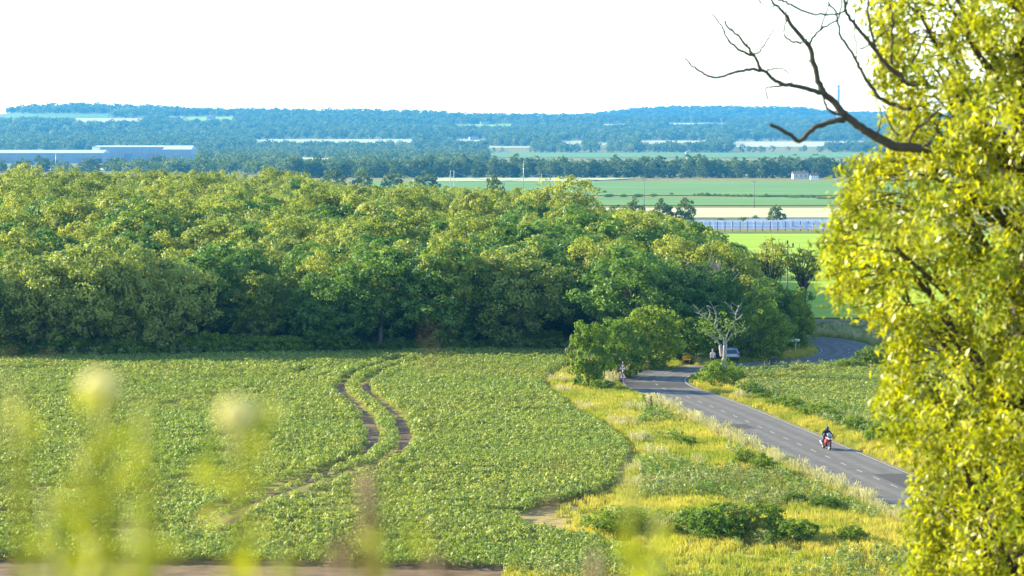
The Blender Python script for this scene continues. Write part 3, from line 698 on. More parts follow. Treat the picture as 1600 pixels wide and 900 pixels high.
RUT_R = [(664, 566), (625, 577), (600, 588), (577, 600), (570, 612), (590, 630), (615, 650), (630, 672), (633, 695), (622, 715), (595, 732), (550, 745), (490, 766), (430, 788), (380, 808), (350, 826)]
RUT_L = [(632, 565), (600, 575), (560, 590), (536, 604), (533, 616), (552, 634), (572, 655), (583, 680), (581, 702), (560, 722), (520, 738), (470, 756), (400, 780), (340, 803), (312, 820)]
def rutpts(p): return resample([Vector(q) for q in smooth_path([hit(*a) for a in p], 8)], .4)
RR_, RL_ = rutpts(RUT_R), rutpts(RUT_L)
for q in (RR_, RL_): ribbon('wheel_track', offset(q, -.45), offset(q, .45), FM['soil'], 0.02)
RUTN = np.array([(p.x, p.y) for p in RR_ + RL_])
sheet('bare_soil', [(874, -170, 1040), (888, -170, 1040), (905, -170, 1040)], FM['soil'], lift=.012)
sheet('bare_soil', [(785, 880, 968), (800, 815, 960), (815, 803, 905), (832, 815, 905), (846, 890, 960)], FM['dry'], lift=.016)
sheet('grass_track', [(838, 880, 1060), (856, 930, 1400), (880, 1010, 1430), (905, 1040, 1440)], FM['drygrass'], lift=.008)
def grid_pts(u0, u1, y0, y1, sx_, sy_, jit=.45):
    D1 = hit(700, y0).y; D0 = hit(700, y1).y; out = []
    ysr = np.arange(D0 - 2, D1 + 2, sy_)
    for yy in ysr:
        xs = np.arange(gx(u0, yy), gx(u1, yy), sx_); out.append(np.stack([xs, np.full(len(xs), yy)], 1))
    P = np.concatenate(out); P += rng.uniform(-jit, jit, P.shape) * np.array([sx_, sy_]); return P[:, 0], P[:, 1]
def dist_to(x, y, N_):
    P = np.stack([x, y], 1); out = np.empty(len(P))
    for i in range(0, len(P), 4000): out[i:i + 4000] = np.sqrt(((P[i:i + 4000, None] - N_[None]) ** 2).sum(2)).min(1)
    return out
x, y = grid_pts(-150, 1030, 550, 897, .30, .52, .28); px, py = gpix(x, y); k = poly_in(px, py, CROP); x, y, px, py = x[k], y[k], px[k], py[k]
d = dist_to(x, y, RUTN); bare = vnoise(x * 1.0, y * .35, 3.0, 5) < -1.55
pyc = gpix(x, y)[1]; stk = np.zeros(len(x), bool)
for _ in range(420):
    D_ = rng.uniform(160, 300); cx = rng.uniform(gx(-50, D_), gx(900, D_)); L_ = rng.uniform(.8, 4.5); sl = rng.normal(0, .05)
    stk |= (np.abs(x - cx) < L_) & (np.abs(y - D_ - (x - cx) * sl) < .38)
bare |= stk
k = (d > np.where((pyc > 606) & (pyc < 745), .72, np.where(pyc >= 745, .82, .6))) & ~bare; x, y, d = x[k], y[k], d[k]
s = rng.uniform(.75, 1.2, len(x)) * np.where(d < 1.6, 1.15, 1.0) * (1 + .12 * vnoise(x, y, 9, 1))
scatter('bean_crop', np.stack([x, y, zg(x, y)], 1), s, BN, .12, 'leafy green bean crop filling the large field in front of the wood', 'crop', scz=1.35); print('crop', len(x))
x, y = grid_pts(1150, 1620, 570, 760, .42, .5); px, py = gpix(x, y); k = poly_in(px, py, CROP2) & (road_dist(x, y) > 6); x, y = x[k], y[k]
scatter('bean_crop', np.stack([x, y, zg(x, y)], 1), rng.uniform(.8, 1.25, len(x)), BN, .12, 'dark green crop in the field right of the road', 'crop')
CEDGE = np.array([(p.x, p.y) for p in resample([hit(*q) for q in CROP[5:26]], .35)])
# grass everywhere between crop and road
x, y = grid_pts(800, 1560, 512, 903, .42, .55); px, py = gpix(x, y); rd = road_dist(x, y)
yl = np.interp(px, FRX, FRY); k = ~poly_in(px, py, CROP) & ~poly_in(px, py, CROP2) & (rd > HW + .35) & ~((py < yl - 1) & (px < 1268))
k &= ~(poly_in(px, py, [(806, 805), (880, 788), (960, 785), (950, 830), (860, 838)]) & (rng.uniform(size=len(x)) < np.interp(px, [850, 975], [1.0, .25]))) & ~((py < 514) & (px > 1250))
trk = poly_in(px, py, [(900, 842), (1060, 850), (1400, 868), (1440, 910), (1100, 910), (1000, 870)]) & (rng.uniform(size=len(x)) < .55); k &= ~trk & ~(dist_to(x, y, CEDGE) < .8)
k &= ~((px > 1062) & (px < 1086) & (py > 566) & (py < 577)) & ~((px > 1198) & (px < 1220) & (py > 563) & (py < 576)) & ~((px > 1006) & (px < 1026) & (py > 633) & (py < 645))
x, y, rd, px, py = x[k], y[k], rd[k], px[k], py[k]
s = rng.uniform(.7, 1.4, len(x)) * np.where(rd < HW + 2.0, .75, 1.0)
scatter('grass', np.stack([x, y, zg(x, y)], 1), s, GT, .12, 'yellow-green rough grass between the crop, the road and the wood', 'grass'); print('grass', len(x))
# tall pale seed heads on the verge nearest the camera and at the crop edge
side = np.array([gpix(RC[i].x, RC[i].y)[1] for i in range(0, len(RC), 10)])
sp = rng.uniform(size=len(x)); lowv = (rd > HW + .5) & (rd < HW + 1.9) & (py > np.interp(px, [960, 985, 1130, 1310, 1560], [560, 596, 640, 722, 832])) & (sp < .42)
edge = (dist_to(x, y, np.array([tuple(hit(*c)[:2]) for c in [(q[0] + 4, q[1]) for q in CROP[6:17]] for _ in (0,)])) < 2.6) & (sp < .25)
ptch = (vnoise(x, y, 5, 3) > 1.15) & (sp < .2) & (px < 1250)
k = (lowv & ~((px < 1010) & (px > 955) & (py > 590) & (py < 640))) | edge | ptch | ((px > 1180) & (py < 540) & (sp < .3)) | ((px > 940) & (px < 1020) & (py < 600) & (sp < .5))
scatter('seeding_grass', np.stack([x, y, zg(x, y)], 1)[k], rng.uniform(.7, 1.25, k.sum()), GP, .1, 'pale straw-coloured seeding grass along the road verge and crop edge', 'grass')
# leafy herbs in patches
k = (vnoise(x, y, 7, 9) > .0) & (sp > .4) & (rd > HW + 2.6) & (py > 600) & ~poly_in(px, py, [(850, 560), (1000, 590), (1000, 780), (930, 860), (850, 840)])
k |= (rd > HW + 3.2) & (px > 1120) & (px > 1165 + (py - 600) * 2.2) & (sp > .5) & (py < 740)
scatter('herbs', np.stack([x, y, zg(x, y)], 1)[k], rng.uniform(.6, 1.3, k.sum()), HB, .15, 'leafy wild herbs and nettles growing through the rough grass', 'herbs'); print('herbs', k.sum())
# verge under the wood
x, y = grid_pts(-150, 900, 540, 566, .5, .8); px, py = gpix(x, y); k = ~poly_in(px, py, CROP); x, y = x[k], y[k]
scatter('verge_grass', np.stack([x, y, zg(x, y)], 1), rng.uniform(.8, 1.8, len(x)), GT + HB[:2], .12, 'strip of long grass and nettles between the crop and the wood', 'grass')
# hillside grass below the camera
x = rng.uniform(-9, 9, 5200); y = rng.uniform(1.2, 26, 5200); 
scatter('hillside_grass', np.stack([x, y, zg(x, y)], 1), rng.uniform(.8, 1.3, 5200), GT, .1, 'rough grass of the near hillside', 'grass')

# ------------------------------------------------------------------ plain materials of built things
P_ = {
 'red': mat('red_paint', (0.22, 0.012, 0.012), 0.4, 0.4, coat=.3, noise=(0.16, 0.01, 0.01), scale=6, objco=True),
 'black': mat('black_plastic', (0.015, 0.015, 0.017), 0.45, noise=(0.03, 0.03, 0.03), scale=9, objco=True),
 'rubber': mat('tyre_rubber', (0.02, 0.02, 0.02), 0.9, noise=(0.035, 0.033, 0.03), scale=20, objco=True),
 'steel': mat('galvanised_steel', (0.45, 0.46, 0.47), 0.45, metal=.6, noise=(0.33, 0.34, 0.35), scale=8, objco=True),
 'glass': mat('dark_glass', (0.03, 0.04, 0.05), 0.08, 0.6, noise=(0.04, 0.05, 0.06), scale=2, objco=True),
 'screen': mat('clear_screen', (0.2, 0.24, 0.28), 0.1, 0.6, noise=(0.15, 0.18, 0.22), scale=3, objco=True),
 'lamp': mat('lamp_glass', (0.85, 0.85, 0.8), 0.15, 0.6, noise=(0.7, 0.7, 0.66), scale=9, objco=True),
 'white': mat('white_paint', (0.75, 0.75, 0.73), 0.5, noise=(0.62, 0.62, 0.6), scale=4, objco=True),
 'signred': mat('sign_red', (0.5, 0.02, 0.02), 0.5, noise=(0.4, 0.02, 0.02), scale=5, objco=True),
 'signblack': mat('sign_black', (0.02, 0.02, 0.02), 0.6, noise=(0.03, 0.03, 0.03), scale=5, objco=True),
 'orange': mat('sign_orange', (0.75, 0.36, 0.02), 0.5, noise=(0.68, 0.30, 0.02), scale=3, objco=True),
 'wood': mat('weathered_timber', (0.16, 0.13, 0.10), 0.9, noise=(0.24, 0.20, 0.16), scale=12, objco=True),
 'palewood': mat('pale_timber', (0.5, 0.46, 0.38), 0.9, noise=(0.38, 0.35, 0.3), scale=10, objco=True),
 'denim': mat('dark_clothing', (0.02, 0.03, 0.06), 0.85, noise=(0.035, 0.045, 0.075), scale=12, objco=True),
 'jacket': mat('black_jacket', (0.016, 0.02, 0.035), 0.6, noise=(0.03, 0.035, 0.05), scale=12, objco=True),
 'skin': mat('skin', (0.5, 0.32, 0.24), 0.6, noise=(0.45, 0.28, 0.2), scale=20, objco=True),
 'top': mat('pale_top', (0.65, 0.55, 0.52), 0.8, noise=(0.5, 0.35, 0.34), amt=.05, scale=14, objco=True),
 'hair': mat('grey_hair', (0.3, 0.3, 0.3), 0.8, noise=(0.22, 0.22, 0.22), scale=30, objco=True),
 'car': mat('silver_paint', (0.22, 0.24, 0.27), 0.3, 0.5, metal=.3, coat=.5, noise=(0.18, 0.20, 0.23), scale=2, objco=True),
 'tail': mat('tail_lamp', (0.4, 0.02, 0.02), 0.2, 0.6, noise=(0.3, 0.015, 0.015), scale=6, objco=True),
 'plate': mat('yellow_plate', (0.7, 0.55, 0.05), 0.5, noise=(0.65, 0.5, 0.05), scale=6, objco=True),
 'bin': mat('dark_green_box', (0.03, 0.04, 0.03), 0.7, noise=(0.055, 0.06, 0.045), scale=5, objco=True),
 'clad': mat('grey_cladding', (0.26, 0.31, 0.36), 0.6, noise=(0.20, 0.25, 0.30), scale=.12, objco=True),
 'roofw': mat('white_roof_sheet', (0.45, 0.46, 0.47), 0.6, noise=(0.36, 0.38, 0.4), scale=.1, objco=True),
 'pv': mat('solar_glass', (0.20, 0.25, 0.34), 0.3, 0.6, noise=(0.26, 0.31, 0.38), scale=.8, objco=True),  # pale blue of sky reflection and low sun glare painted into the colour
 'concrete': mat('concrete', (0.42, 0.42, 0.4), 0.8, noise=(0.32, 0.32, 0.31), scale=.2, objco=True),
 'tile': mat('roof_tiles', (0.12, 0.08, 0.06), 0.9, noise=(0.18, 0.12, 0.09), scale=.8, objco=True),
 'brick': mat('brickwork', (0.35, 0.24, 0.18), 0.9, noise=(0.28, 0.18, 0.14), scale=.8, objco=True),
}
def thing(name, loc, label, cat, rz=0, sc=1.0, group=None): return tag(empty(name, loc, rz, sc), label, cat, group)

def body(name, verts, edges, radii, m, parent=None, root=0, sub=2):
    """one continuous figure grown over a skeleton"""
    me = bpy.data.meshes.new(name); me.from_pydata(verts, edges, []); me.update(); me.materials.append(m)
    o = link(name, me, parent); o.modifiers.new('skin', 'SKIN'); me.skin_vertices if len(me.skin_vertices) else None
    if not len(me.skin_vertices):
        bpy.context.view_layer.objects.active = o; o.select_set(True); bpy.ops.mesh.customdata_skin_add(); o.select_set(False)
    lay = me.skin_vertices[0]
    for i, r in enumerate(radii): lay.data[i].radius = (r, r) if not hasattr(r, '__len__') else r; lay.data[i].use_root = (i == root)
    sb = o.modifiers.new('sub', 'SUBSURF'); sb.levels = sub; sb.render_levels = sub
    dg = bpy.context.evaluated_depsgraph_get(); ev = bpy.data.meshes.new_from_object(o.evaluated_get(dg)); o.modifiers.clear(); o.data = ev
    ev.polygons.foreach_set('use_smooth', [True] * len(ev.polygons)); ev.materials.clear(); ev.materials.append(m)
    return o

# ------------------------------------------------------------------ motorcycle and rider (local +x = forwards)
p = hit(1291, 702.5); hd = math.atan2(-39, 6.4) + 0.05
p.z += 0.03
mc = thing('motorcycle', p, 'red sports motorcycle with a rider coming towards the camera on the road', 'motorcycle', hd)
def wheel(x, nm):
    b = MB(); Mx = Matrix.Translation((x, 0, .31)) @ Matrix.Rotation(R(90), 4, 'X'); wd = .06 if x > 0 else .085
    b.lathe([(.24, -wd * .7), (.285, -wd), (.31, -wd * .5), (.315, 0), (.31, wd * .5), (.285, wd), (.24, wd * .7)], 28, Mx, True)
    o = b.build('wheel', P_['rubber'], mc)
    b = MB(); b.lathe([(.22, -.035), (.245, -.04), (.245, .04), (.22, .035)], 24, Mx, True); b.lathe([(.0, -.05), (.045, -.05), (.045, .05), (.0, .05)], 12, Mx)
    for k in range(5):
        a = k * 1.2566; b.tube([(x, 0, .31), (x + math.cos(a) * .235, 0, .31 + math.sin(a) * .235)], .014, 5)
    b.lathe([(.09, -.055), (.15, -.055), (.15, -.05), (.09, -.05)], 20, Mx, True)
    b.build('rim', P_['steel'], o)
wheel(.72, 0); wheel(-.70, 1)
b = MB(); 
for s in (-1, 1): b.tube([(.72, s * .1, .31), (.60, s * .1, .62), (.48, s * .1, .92)], [.028, .03, .026], 8)
b.build('fork', P_['steel'], mc)
b = MB(); b.loft([[(x, yy * wd, z0 + zz * hh) for yy, zz in ((-1, -.6), (-.9, .4), (-.4, 1), (.4, 1), (.9, .4), (1, -.6), (.4, -1), (-.4, -1))] for x, wd, z0, hh in ((.92, .05, .84, .05), (.86, .13, .85, .12), (.74, .2, .86, .18), (.58, .24, .84, .22), (.4, .22, .78, .24), (.2, .18, .72, .22))]); b.build('front_fairing', P_['red'], mc)
b = MB()
for s in (-1, 1): b.loft([[(x, s * (yw), z), (x, s * (yw + .03), z), (x, s * (yw + .03), z2), (x, s * (yw), z2)] for x, yw, z, z2 in ((.62, .17, .5, .86), (.4, .2, .34, .82), (.1, .19, .3, .74), (-.15, .16, .36, .66))])
b.build('side_fairing', P_['red'], mc)
b = MB(); b.loft([[(.72 + math.cos(a) * .34, yy, .31 + math.sin(a) * .34) for yy in (-.075, 0, .075)] + [(.72 + math.cos(a) * .36, yy, .31 + math.sin(a) * .36) for yy in (.075, 0, -.075)] for a in [R(t) for t in range(30, 151, 15)]]); b.build('mudguard', P_['red'], mc)
b = MB(); b.loft([[(x, yy * wd, z + zz) for yy, zz in ((-1, 0), (-.7, .05), (0, .08), (.7, .05), (1, 0))] + [(x, yy * wd * .9, z + zz - .012) for yy, zz in ((1, 0), (.7, .05), (0, .08), (-.7, .05), (-1, 0))] for x, wd, z in ((.84, .1, .96), (.74, .15, 1.05), (.6, .17, 1.16), (.5, .16, 1.2))]); b.build('windscreen', P_['screen'], mc)
for s in (-1, 1):
    b = MB(); b.lathe([(0, .03), (.045, .025), (.065, 0), (.06, -.04), (0, -.05)], 14, Matrix.Translation((.9, s * .075, .86)) @ Matrix.Rotation(R(78), 4, 'Y')); b.build('headlight', P_['lamp'], mc)
    b = MB(); b.tube([(.66, s * .17, 1.02), (.62, s * .3, 1.12)], .01, 5); b.box((.62, s * .34, 1.13), (.03, .13, .075)); b.build('mirror', P_['black'], mc)
b = MB(); b.loft([[(x, yy * wd, z + zz * hh) for yy, zz in ((-1, 0), (-.7, .8), (0, 1), (.7, .8), (1, 0), (.6, -1), (-.6, -1))] for x, wd, z, hh in ((.42, .1, .88, .06), (.3, .15, .9, .12), (.1, .15, .88, .13), (-.1, .09, .82, .08))]); b.build('fuel_tank', P_['red'], mc)
b = MB(); b.loft([[(x, yy * wd, z + zz * .04) for yy, zz in ((-1, 0), (-.6, 1), (.6, 1), (1, 0), (.6, -1), (-.6, -1))] for x, wd, z in ((-.02, .08, .80), (-.25, .14, .80), (-.5, .13, .84), (-.72, .09, .92))]); b.build('seat', P_['black'], mc)
b = MB(); b.loft([[(x, yy * wd, z + zz * hh) for yy, zz in ((-1, .3), (0, 1), (1, .3), (.6, -1), (-.6, -1))] for x, wd, z, hh in ((-.2, .12, .72, .06), (-.5, .14, .78, .06), (-.8, .1, .88, .05), (-.95, .04, .95, .03))]); b.build('tail_unit', P_['red'], mc)
b = MB(); b.box((.12, 0, .45), (.46, .3, .34), taper=.85); b.box((.05, 0, .28), (.34, .24, .1)); b.tube([(.3, 0, .6), (.4, 0, .4)], .1, 8); b.build('engine', P_['black'], mc)
b = MB(); b.tube([(.45, .1, .85), (.15, .14, .78), (-.15, .12, .5), (-.2, .1, .4)], .035, 6); b.tube([(.45, -.1, .85), (.15, -.14, .78), (-.15, -.12, .5), (-.2, -.1, .4)], .035, 6)
for s in (-1, 1): b.tube([(-.15, s * .12, .4), (-.7, s * .12, .31)], [.04, .025], 6)
b.build('frame', P_['black'], mc)
b = MB(); b.tube([(.25, -.14, .3), (-.2, -.17, .28), (-.5, -.2, .42), (-.85, -.2, .55)], [.03, .035, .06, .06], 10); b.build('exhaust', P_['steel'], mc)
b = MB()
for s in (-1, 1): b.tube([(.45, s * .08, .98), (.46, s * .22, .98), (.38, s * .36, .96)], .015, 6); b.tube([(.44, s * .27, .975), (.37, s * .38, .96)], .021, 6)
b.build('handlebar', P_['black'], mc)
# rider: seated, leaning forwards, hands on the bars, feet on the pegs
pr = thing('person', p + Vector((0, 0, 0)), 'person in dark leathers and helmet riding the red motorcycle, crouched over the bars', 'person', hd)
vs = [(-.32, 0, .92), (-.26, 0, 1.05), (-.1, 0, 1.24), (.06, 0, 1.38), (.12, 0, 1.46), (.17, 0, 1.53)]
ed = [(0, 1), (1, 2), (2, 3), (3, 4), (4, 5)]; rd_ = [(.15, .17), (.14, .16), (.14, .18), (.11, .16), (.06, .06), (.07, .07)]
for s in (-1, 1):
    n = len(vs); vs += [(.05, s * .2, 1.36), (.12, s * .38, 1.16), (.34, s * .36, 1.0), (.38, s * .31, .985)]; ed += [(3, n), (n, n + 1), (n + 1, n + 2), (n + 2, n + 3)]; rd_ += [.075, .058, .042, .035]
    n = len(vs); vs += [(-.26, s * .13, .9), (.12, s * .24, .80), (-.2, s * .22, .44), (-.22, s * .22, .36), (-.08, s * .23, .33)]; ed += [(0, n), (n, n + 1), (n + 1, n + 2), (n + 2, n + 3), (n + 3, n + 4)]; rd_ += [.11, .075, .055, .05, .04]
body('body', vs, ed, rd_, P_['jacket'], pr)
for s in (-1, 1):
    b = MB(); b.box((.4, s * .31, .98), (.08, .09, .035))
    for k in range(4): yy = s * (.275 + .024 * k); b.tube([(.425, yy, .995), (.46, yy, .985), (.465, yy, .955), (.44, yy, .94)], [.012, .012, .011, .009], 5)
    b.tube([(.38, s * .27, .975), (.41, s * .25, .955), (.44, s * .26, .945)], [.014, .013, .01], 5)
    b.build('glove', P_['black'], pr)
    b = MB(); b.loft([[(x, s * .225 + yy * wd, z + zz * hh) for yy, zz in ((-1, -1), (-1, .5), (0, 1), (1, .5), (1, -1))] for x, wd, z, hh in ((-.26, .035, .36, .05), (-.2, .045, .36, .06), (-.08, .045, .335, .04), (.02, .03, .33, .025))]); b.build('boot', P_['black'], pr)
b = MB(); Mh = Matrix.Translation((.22, 0, 1.6)) @ Matrix.Rotation(R(12), 4, 'Y') @ Matrix.Diagonal((1.15, .95, 1.05, 1))
b.lathe([(0.0, -.13), (.08, -.13), (.115, -.07), (.13, 0), (.12, .06), (.085, .11), (.04, .135), (0, .14)], 20, Mh); hl = b.build('helmet', P_['black'], pr)
b = MB(); b.loft([[(.22 + math.cos(a) * r_, math.sin(a) * r_ * .86, 1.59 + z) for z in (-.045, .05)] + [(.22 + math.cos(a) * (r_ + .012), math.sin(a) * (r_ + .012) * .86, 1.59 + z) for z in (.05, -.045)] for a, r_ in [(R(t), .146) for t in range(-70, 71, 14)]]); b.build('visor', P_['glass'], hl)
b = MB(); b.loft([[(x, yy * wd, z + zz * .06) for yy, zz in ((-1, 0), (-.6, 1), (.6, 1), (1, 0))] for x, wd, z in ((-.28, .1, 1.12), (-.12, .13, 1.33), (0, .1, 1.44))]); b.build('backpack_hump', P_['black'], pr)

# ------------------------------------------------------------------ standing person by the parked car
def stander(px, py, D, label):
    x = gx(px, D); o = thing('person', (x, D, z1(x, D)), label, 'person', R(-80))
    vs = [(0, 0, .95), (0, 0, 1.1), (0, 0, 1.28), (0, 0, 1.42), (.01, 0, 1.52), (.015, 0, 1.6), (.02, 0, 1.68)]; ed = [(i, i + 1) for i in range(6)]
    rd_ = [(.14, .11), (.12, .1), (.15, .11), (.12, .08), (.05, .05), (.075, .08), (.075, .085)]
    for s in (-1, 1):
        n = len(vs); vs += [(0, s * .19, 1.40), (0, s * .24, 1.14), (.06, s * .23, .9), (.08, s * .22, .82)]; ed += [(3, n), (n, n + 1), (n + 1, n + 2), (n + 2, n + 3)]; rd_ += [.06, .045, .033, .03]
        n = len(vs); vs += [(0, s * .1, .85), (.01, s * .11, .48), (0, s * .11, .08), (.12, s * .12, .04)]; ed += [(0, n), (n, n + 1), (n + 1, n + 2), (n + 2, n + 3)]; rd_ += [.09, .06, .045, .04]
    body('body', vs, ed, rd_, P_['skin'], o)
    b = MB(); b.loft([[(math.cos(a) * rx, math.sin(a) * ry, z) for a in [k * .6283 for k in range(10)]] for z, rx, ry in ((.9, .15, .18), (1.1, .13, .165), (1.28, .135, .2), (1.4, .12, .2), (1.46, .07, .1))])
    for s in (-1, 1): b.tube([(0, s * .17, 1.4), (.01, s * .235, 1.2)], [.08, .065], 8)
    b.build('top', P_['top'], o)
    b = MB()
    for s in (-1, 1): b.tube([(0, s * .08, .95), (0, s * .1, .85), (.01, s * .11, .48), (0, s * .11, .09)], [.13, .115, .08, .065], 8)
    b.build('trousers', P_['denim'], o)
    b = MB(); b.lathe([(.085, -.06), (.105, 0), (.09, .07), (.04, .105), (0, .11)], 14, Matrix.Translation((0, 0, 1.7))); b.build('hair', P_['hair'], o)
    for s in (-1, 1):
        b = MB(); b.box((.09, s * .03, 1.7), (.012, .022, .012)); b.build('eye', P_['black'], o)
    b = MB(); b.tube([(.09, 0, 1.7), (.115, 0, 1.665), (.095, 0, 1.655)], [.008, .014, .008], 5); b.build('nose', P_['skin'], o)
stander(1114, 551, 285.5, 'person with grey hair and pale top standing left of the dead tree')

# ------------------------------------------------------------------ parked car, rear towards us
D = 292; x = gx(1137, D)
c = thing('parked_car', (x, D, z1(x, D) + .02), 'silver hatchback with dark rear window parked behind the dead white tree', 'car', R(97))
prof = [(-2.0, .35), (-2.03, .62), (-1.98, .9), (-1.72, 1.32), (-1.45, 1.43), (-.2, 1.47), (.45, 1.4), (1.05, .98), (1.9, .82), (2.05, .6), (2.05, .35)]
b = MB(); n = len(prof); V_ = []
secs = [(-.84, .93, -.01), (-.86, 1.0, 0), (.86, 1.0, 0), (.84, .93, -.01)]
def cy_(s, z): return s * (.86 - (.16 * max(0, z - .9) / .55))
V_ = [(x_, cy_(-1, z), z) for x_, z in prof] + [(x_, 0, z + .015) for x_, z in prof] + [(x_, cy_(1, z), z) for x_, z in prof]
Fs_ = [tuple(range(n))[::-1], tuple(range(2 * n, 3 * n))] + [(j * n + i, (j + 1) * n + i, (j + 1) * n + (i + 1) % n, j * n + (i + 1) % n) for j in range(2) for i in range(n)]
Fs_ = [f[::-1] for f in Fs_]
b.add(V_, Fs_, False); bd = b.build('body', P_['car'], c); bd.modifiers.new('bevel', 'BEVEL').width = .04
b = MB(); b.add([(-2.0, -.66, .93), (-2.0, .66, .93), (-1.76, .58, 1.3), (-1.76, -.58, 1.3)], [(0, 1, 2, 3)]); 
b.v = [(x_ - .012, y_, z_ + .006) for x_, y_, z_ in b.v]; b.add([(-1.99, -.66, .93), (-1.99, .66, .93), (-1.75, .58, 1.3), (-1.75, -.58, 1.3)], [(3, 2, 1, 0)]); b.build('rear_window', P_['glass'], c)
for s in (-1, 1):
    b = MB(); b.add([(-1.6, s * .835, .95), (.85, s * .835, .95), (.3, s * .77, 1.34), (-1.35, s * .765, 1.36)], [(0, 1, 2, 3)]); b.v = [(a, q + s * .02, z) for a, q, z in b.v]; b.build('side_window', P_['glass'], c)
    b = MB(); b.box((-1.98, s * .75, .86), (.1, .16, .26)); b.build('tail_light', P_['tail'], c)
    b = MB(); b.box((.65, s * .95, 1.0), (.12, .16, .11), taper=.85); b.build('wing_mirror', P_['black'], c)
    for xx in (-1.25, 1.3):
        Mx = Matrix.Translation((xx, s * .78, .32)) @ Matrix.Rotation(R(90), 4, 'X'); b = MB(); b.lathe([(.2, -.1), (.3, -.1), (.32, -.05), (.32, .05), (.3, .1), (.2, .1)], 24, Mx, True); wo = b.build('wheel', P_['rubber'], c)
        b = MB(); b.lathe([(0, -.1), (.19, -.08), (.2, .08), (0, .1)], 18, Mx); b.build('rim', P_['steel'], wo)
b = MB(); b.box((-2.06, 0, .48), (.1, 1.62, .2)); b.build('bumper', P_['black'], c)
b = MB(); b.box((-2.045, 0, .72), (.03, .5, .11)); b.build('number_plate', P_['plate'], c)

# ------------------------------------------------------------------ road signs
p = hit(973, 601)
s_ = thing('road_sign', p, 'post with two red-bordered triangular warning signs at the outside of the bend', 'sign', R(6))
b = MB(); b.tube([(0, 0.03, -.2), (0, 0.03, 2.15)], .038, 8); b.build('post', P_['steel'], s_)
def tri(cx, z0, wd, inset=0): 
    h = wd * .866; return [(cx - wd / 2 + inset * 1.6, z0 + inset), (cx + wd / 2 - inset * 1.6, z0 + inset), (cx, z0 + h - inset * 1.9)]
for k, (z0, wd) in enumerate(((1.38, .78), (.56, .82))):
    b = MB(); b.prism(tri(0, z0, wd), -.012, .012); pl = b.build('sign_plate', P_['signred'], s_)
    b = MB(); b.prism(tri(0, z0, wd, .065), -.018, -.0125); b.build('white_field', P_['white'], pl)
    b = MB()
    if k == 0:   # double bend arrow
        for (x0_, z0_), (x1_, z1_) in zip([(-.11, .12), (-.11, .30), (.09, .19)], [(-.11, .30), (.09, .19), (.09, .36)]):
            b.box(((x0_ + x1_) / 2, -.021, z0 + (z0_ + z1_) / 2), (math.hypot(x1_ - x0_, z1_ - z0_) + .045, .005, .05), Matrix.Rotation(-math.atan2(z1_ - z0_, x1_ - x0_), 3, 'Y'))
    else:        # side road
        b.box((-.01, -.021, z0 + .27), (.075, .005, .34)); b.box((.075, -.0212, z0 + .24), (.13, .0048, .05))
    b.build('symbol', P_['signblack'], pl)
b = MB(); b.box((-.17, .0, .34), (.34, .02, .2)); b.build('back_plate', P_['signblack'], s_)
p = hit(1073, 569.5); s_ = thing('road_sign', p, 'rectangular orange sign board low on the grass at the back of the bend', 'sign', R(-4))
b = MB(); b.box((0, 0, .68), (.88, .03, .46), Matrix.Rotation(R(-5), 3, 'Y')); b.build('board', P_['orange'], s_)
b = MB()
for zz in (.60, .72): b.box((-.04, -.018, zz), (.55, .004, .05), Matrix.Rotation(R(-5), 3, 'Y'))
b.box((.33, -.0185, .70), (.1, .004, .26), Matrix.Rotation(R(-5), 3, 'Y')); b.build('lettering_bars', mat('faded_red', (.5, .12, .02), .6, noise=(.4, .1, .02), scale=4, objco=True), s_)
b = MB()
for s in (-1, 1): b.tube([(s * .3, .02, -.15), (s * .3, .02, .8)], .02, 6)
b.build('legs', P_['steel'], s_)
D = 300; x = gx(1243, D); top = 24 - (530 - 200) * D / F
s_ = thing('direction_sign', (x, D, 0), 'white fingerpost nameplate on a pale post in front of the dark trees', 'sign', R(3))
b = MB(); b.tube([(.05, .03, -.2), (.05, .03, top + .02)], .045, 8); b.build('post', P_['palewood'], s_)
b = MB(); b.prism([(-.52, top - .24), (.42, top - .24), (.52, top - .12), (.42, top), (-.52, top)], -.02, .02); pl = b.build('sign_plate', P_['white'], s_)
b = MB()
for k in range(9):
    if k != 4: b.box((-.42 + k * .095, -.0225, top - .12), (.06, .004, .09 if k % 3 else .12))
b.build('lettering', P_['signblack'], pl)
p = hit(1017, 634); o = thing('marker_post', p, 'short black verge marker post in the grass before the bend', 'post', .2)
b = MB(); b.loft([[(-.06, -.035, z), (.06, -.035, z), (.06, .035, z), (-.06, .035, z)] for z in (-.2, .8)] ); b.box((0, 0, .83), (.12, .07, .06), taper=.4); b.build('post', P_['signblack'], o)
b = MB(); b.box((0, -.038, .68), (.08, .006, .14)); b.build('reflector', P_['signred'], o)
p = hit(1209, 569.5); o = thing('grit_bin', p, 'dark boxy bin with a lid on the grass beside the far road', 'bin', R(-8))
b = MB(); b.box((0, 0, .3), (.8, .55, .6), taper=1.08); b.build('bin_body', P_['bin'], o); b = MB(); b.box((0, 0, .655), (.92, .66, .09), taper=.9); b.build('lid', P_['bin'], o)
for i, (px, py) in enumerate([(1203, 574), (1213, 574.5), (1195, 574)]):
    p = hit(px, py); o = link('fence_post', (lambda b: (b.box((0, 0, .3), (.07, .07, .75)), b.box((0, 0, .7), (.07, .07, .05), taper=.3), b.mesh('fence_post', P_['wood']))[-1])(MB()), loc=p); tag(o, 'thin wooden post on the near verge below the dark bin, %s of three' % ['middle', 'rightmost', 'leftmost'][i], 'post', 'verge posts below the bin')

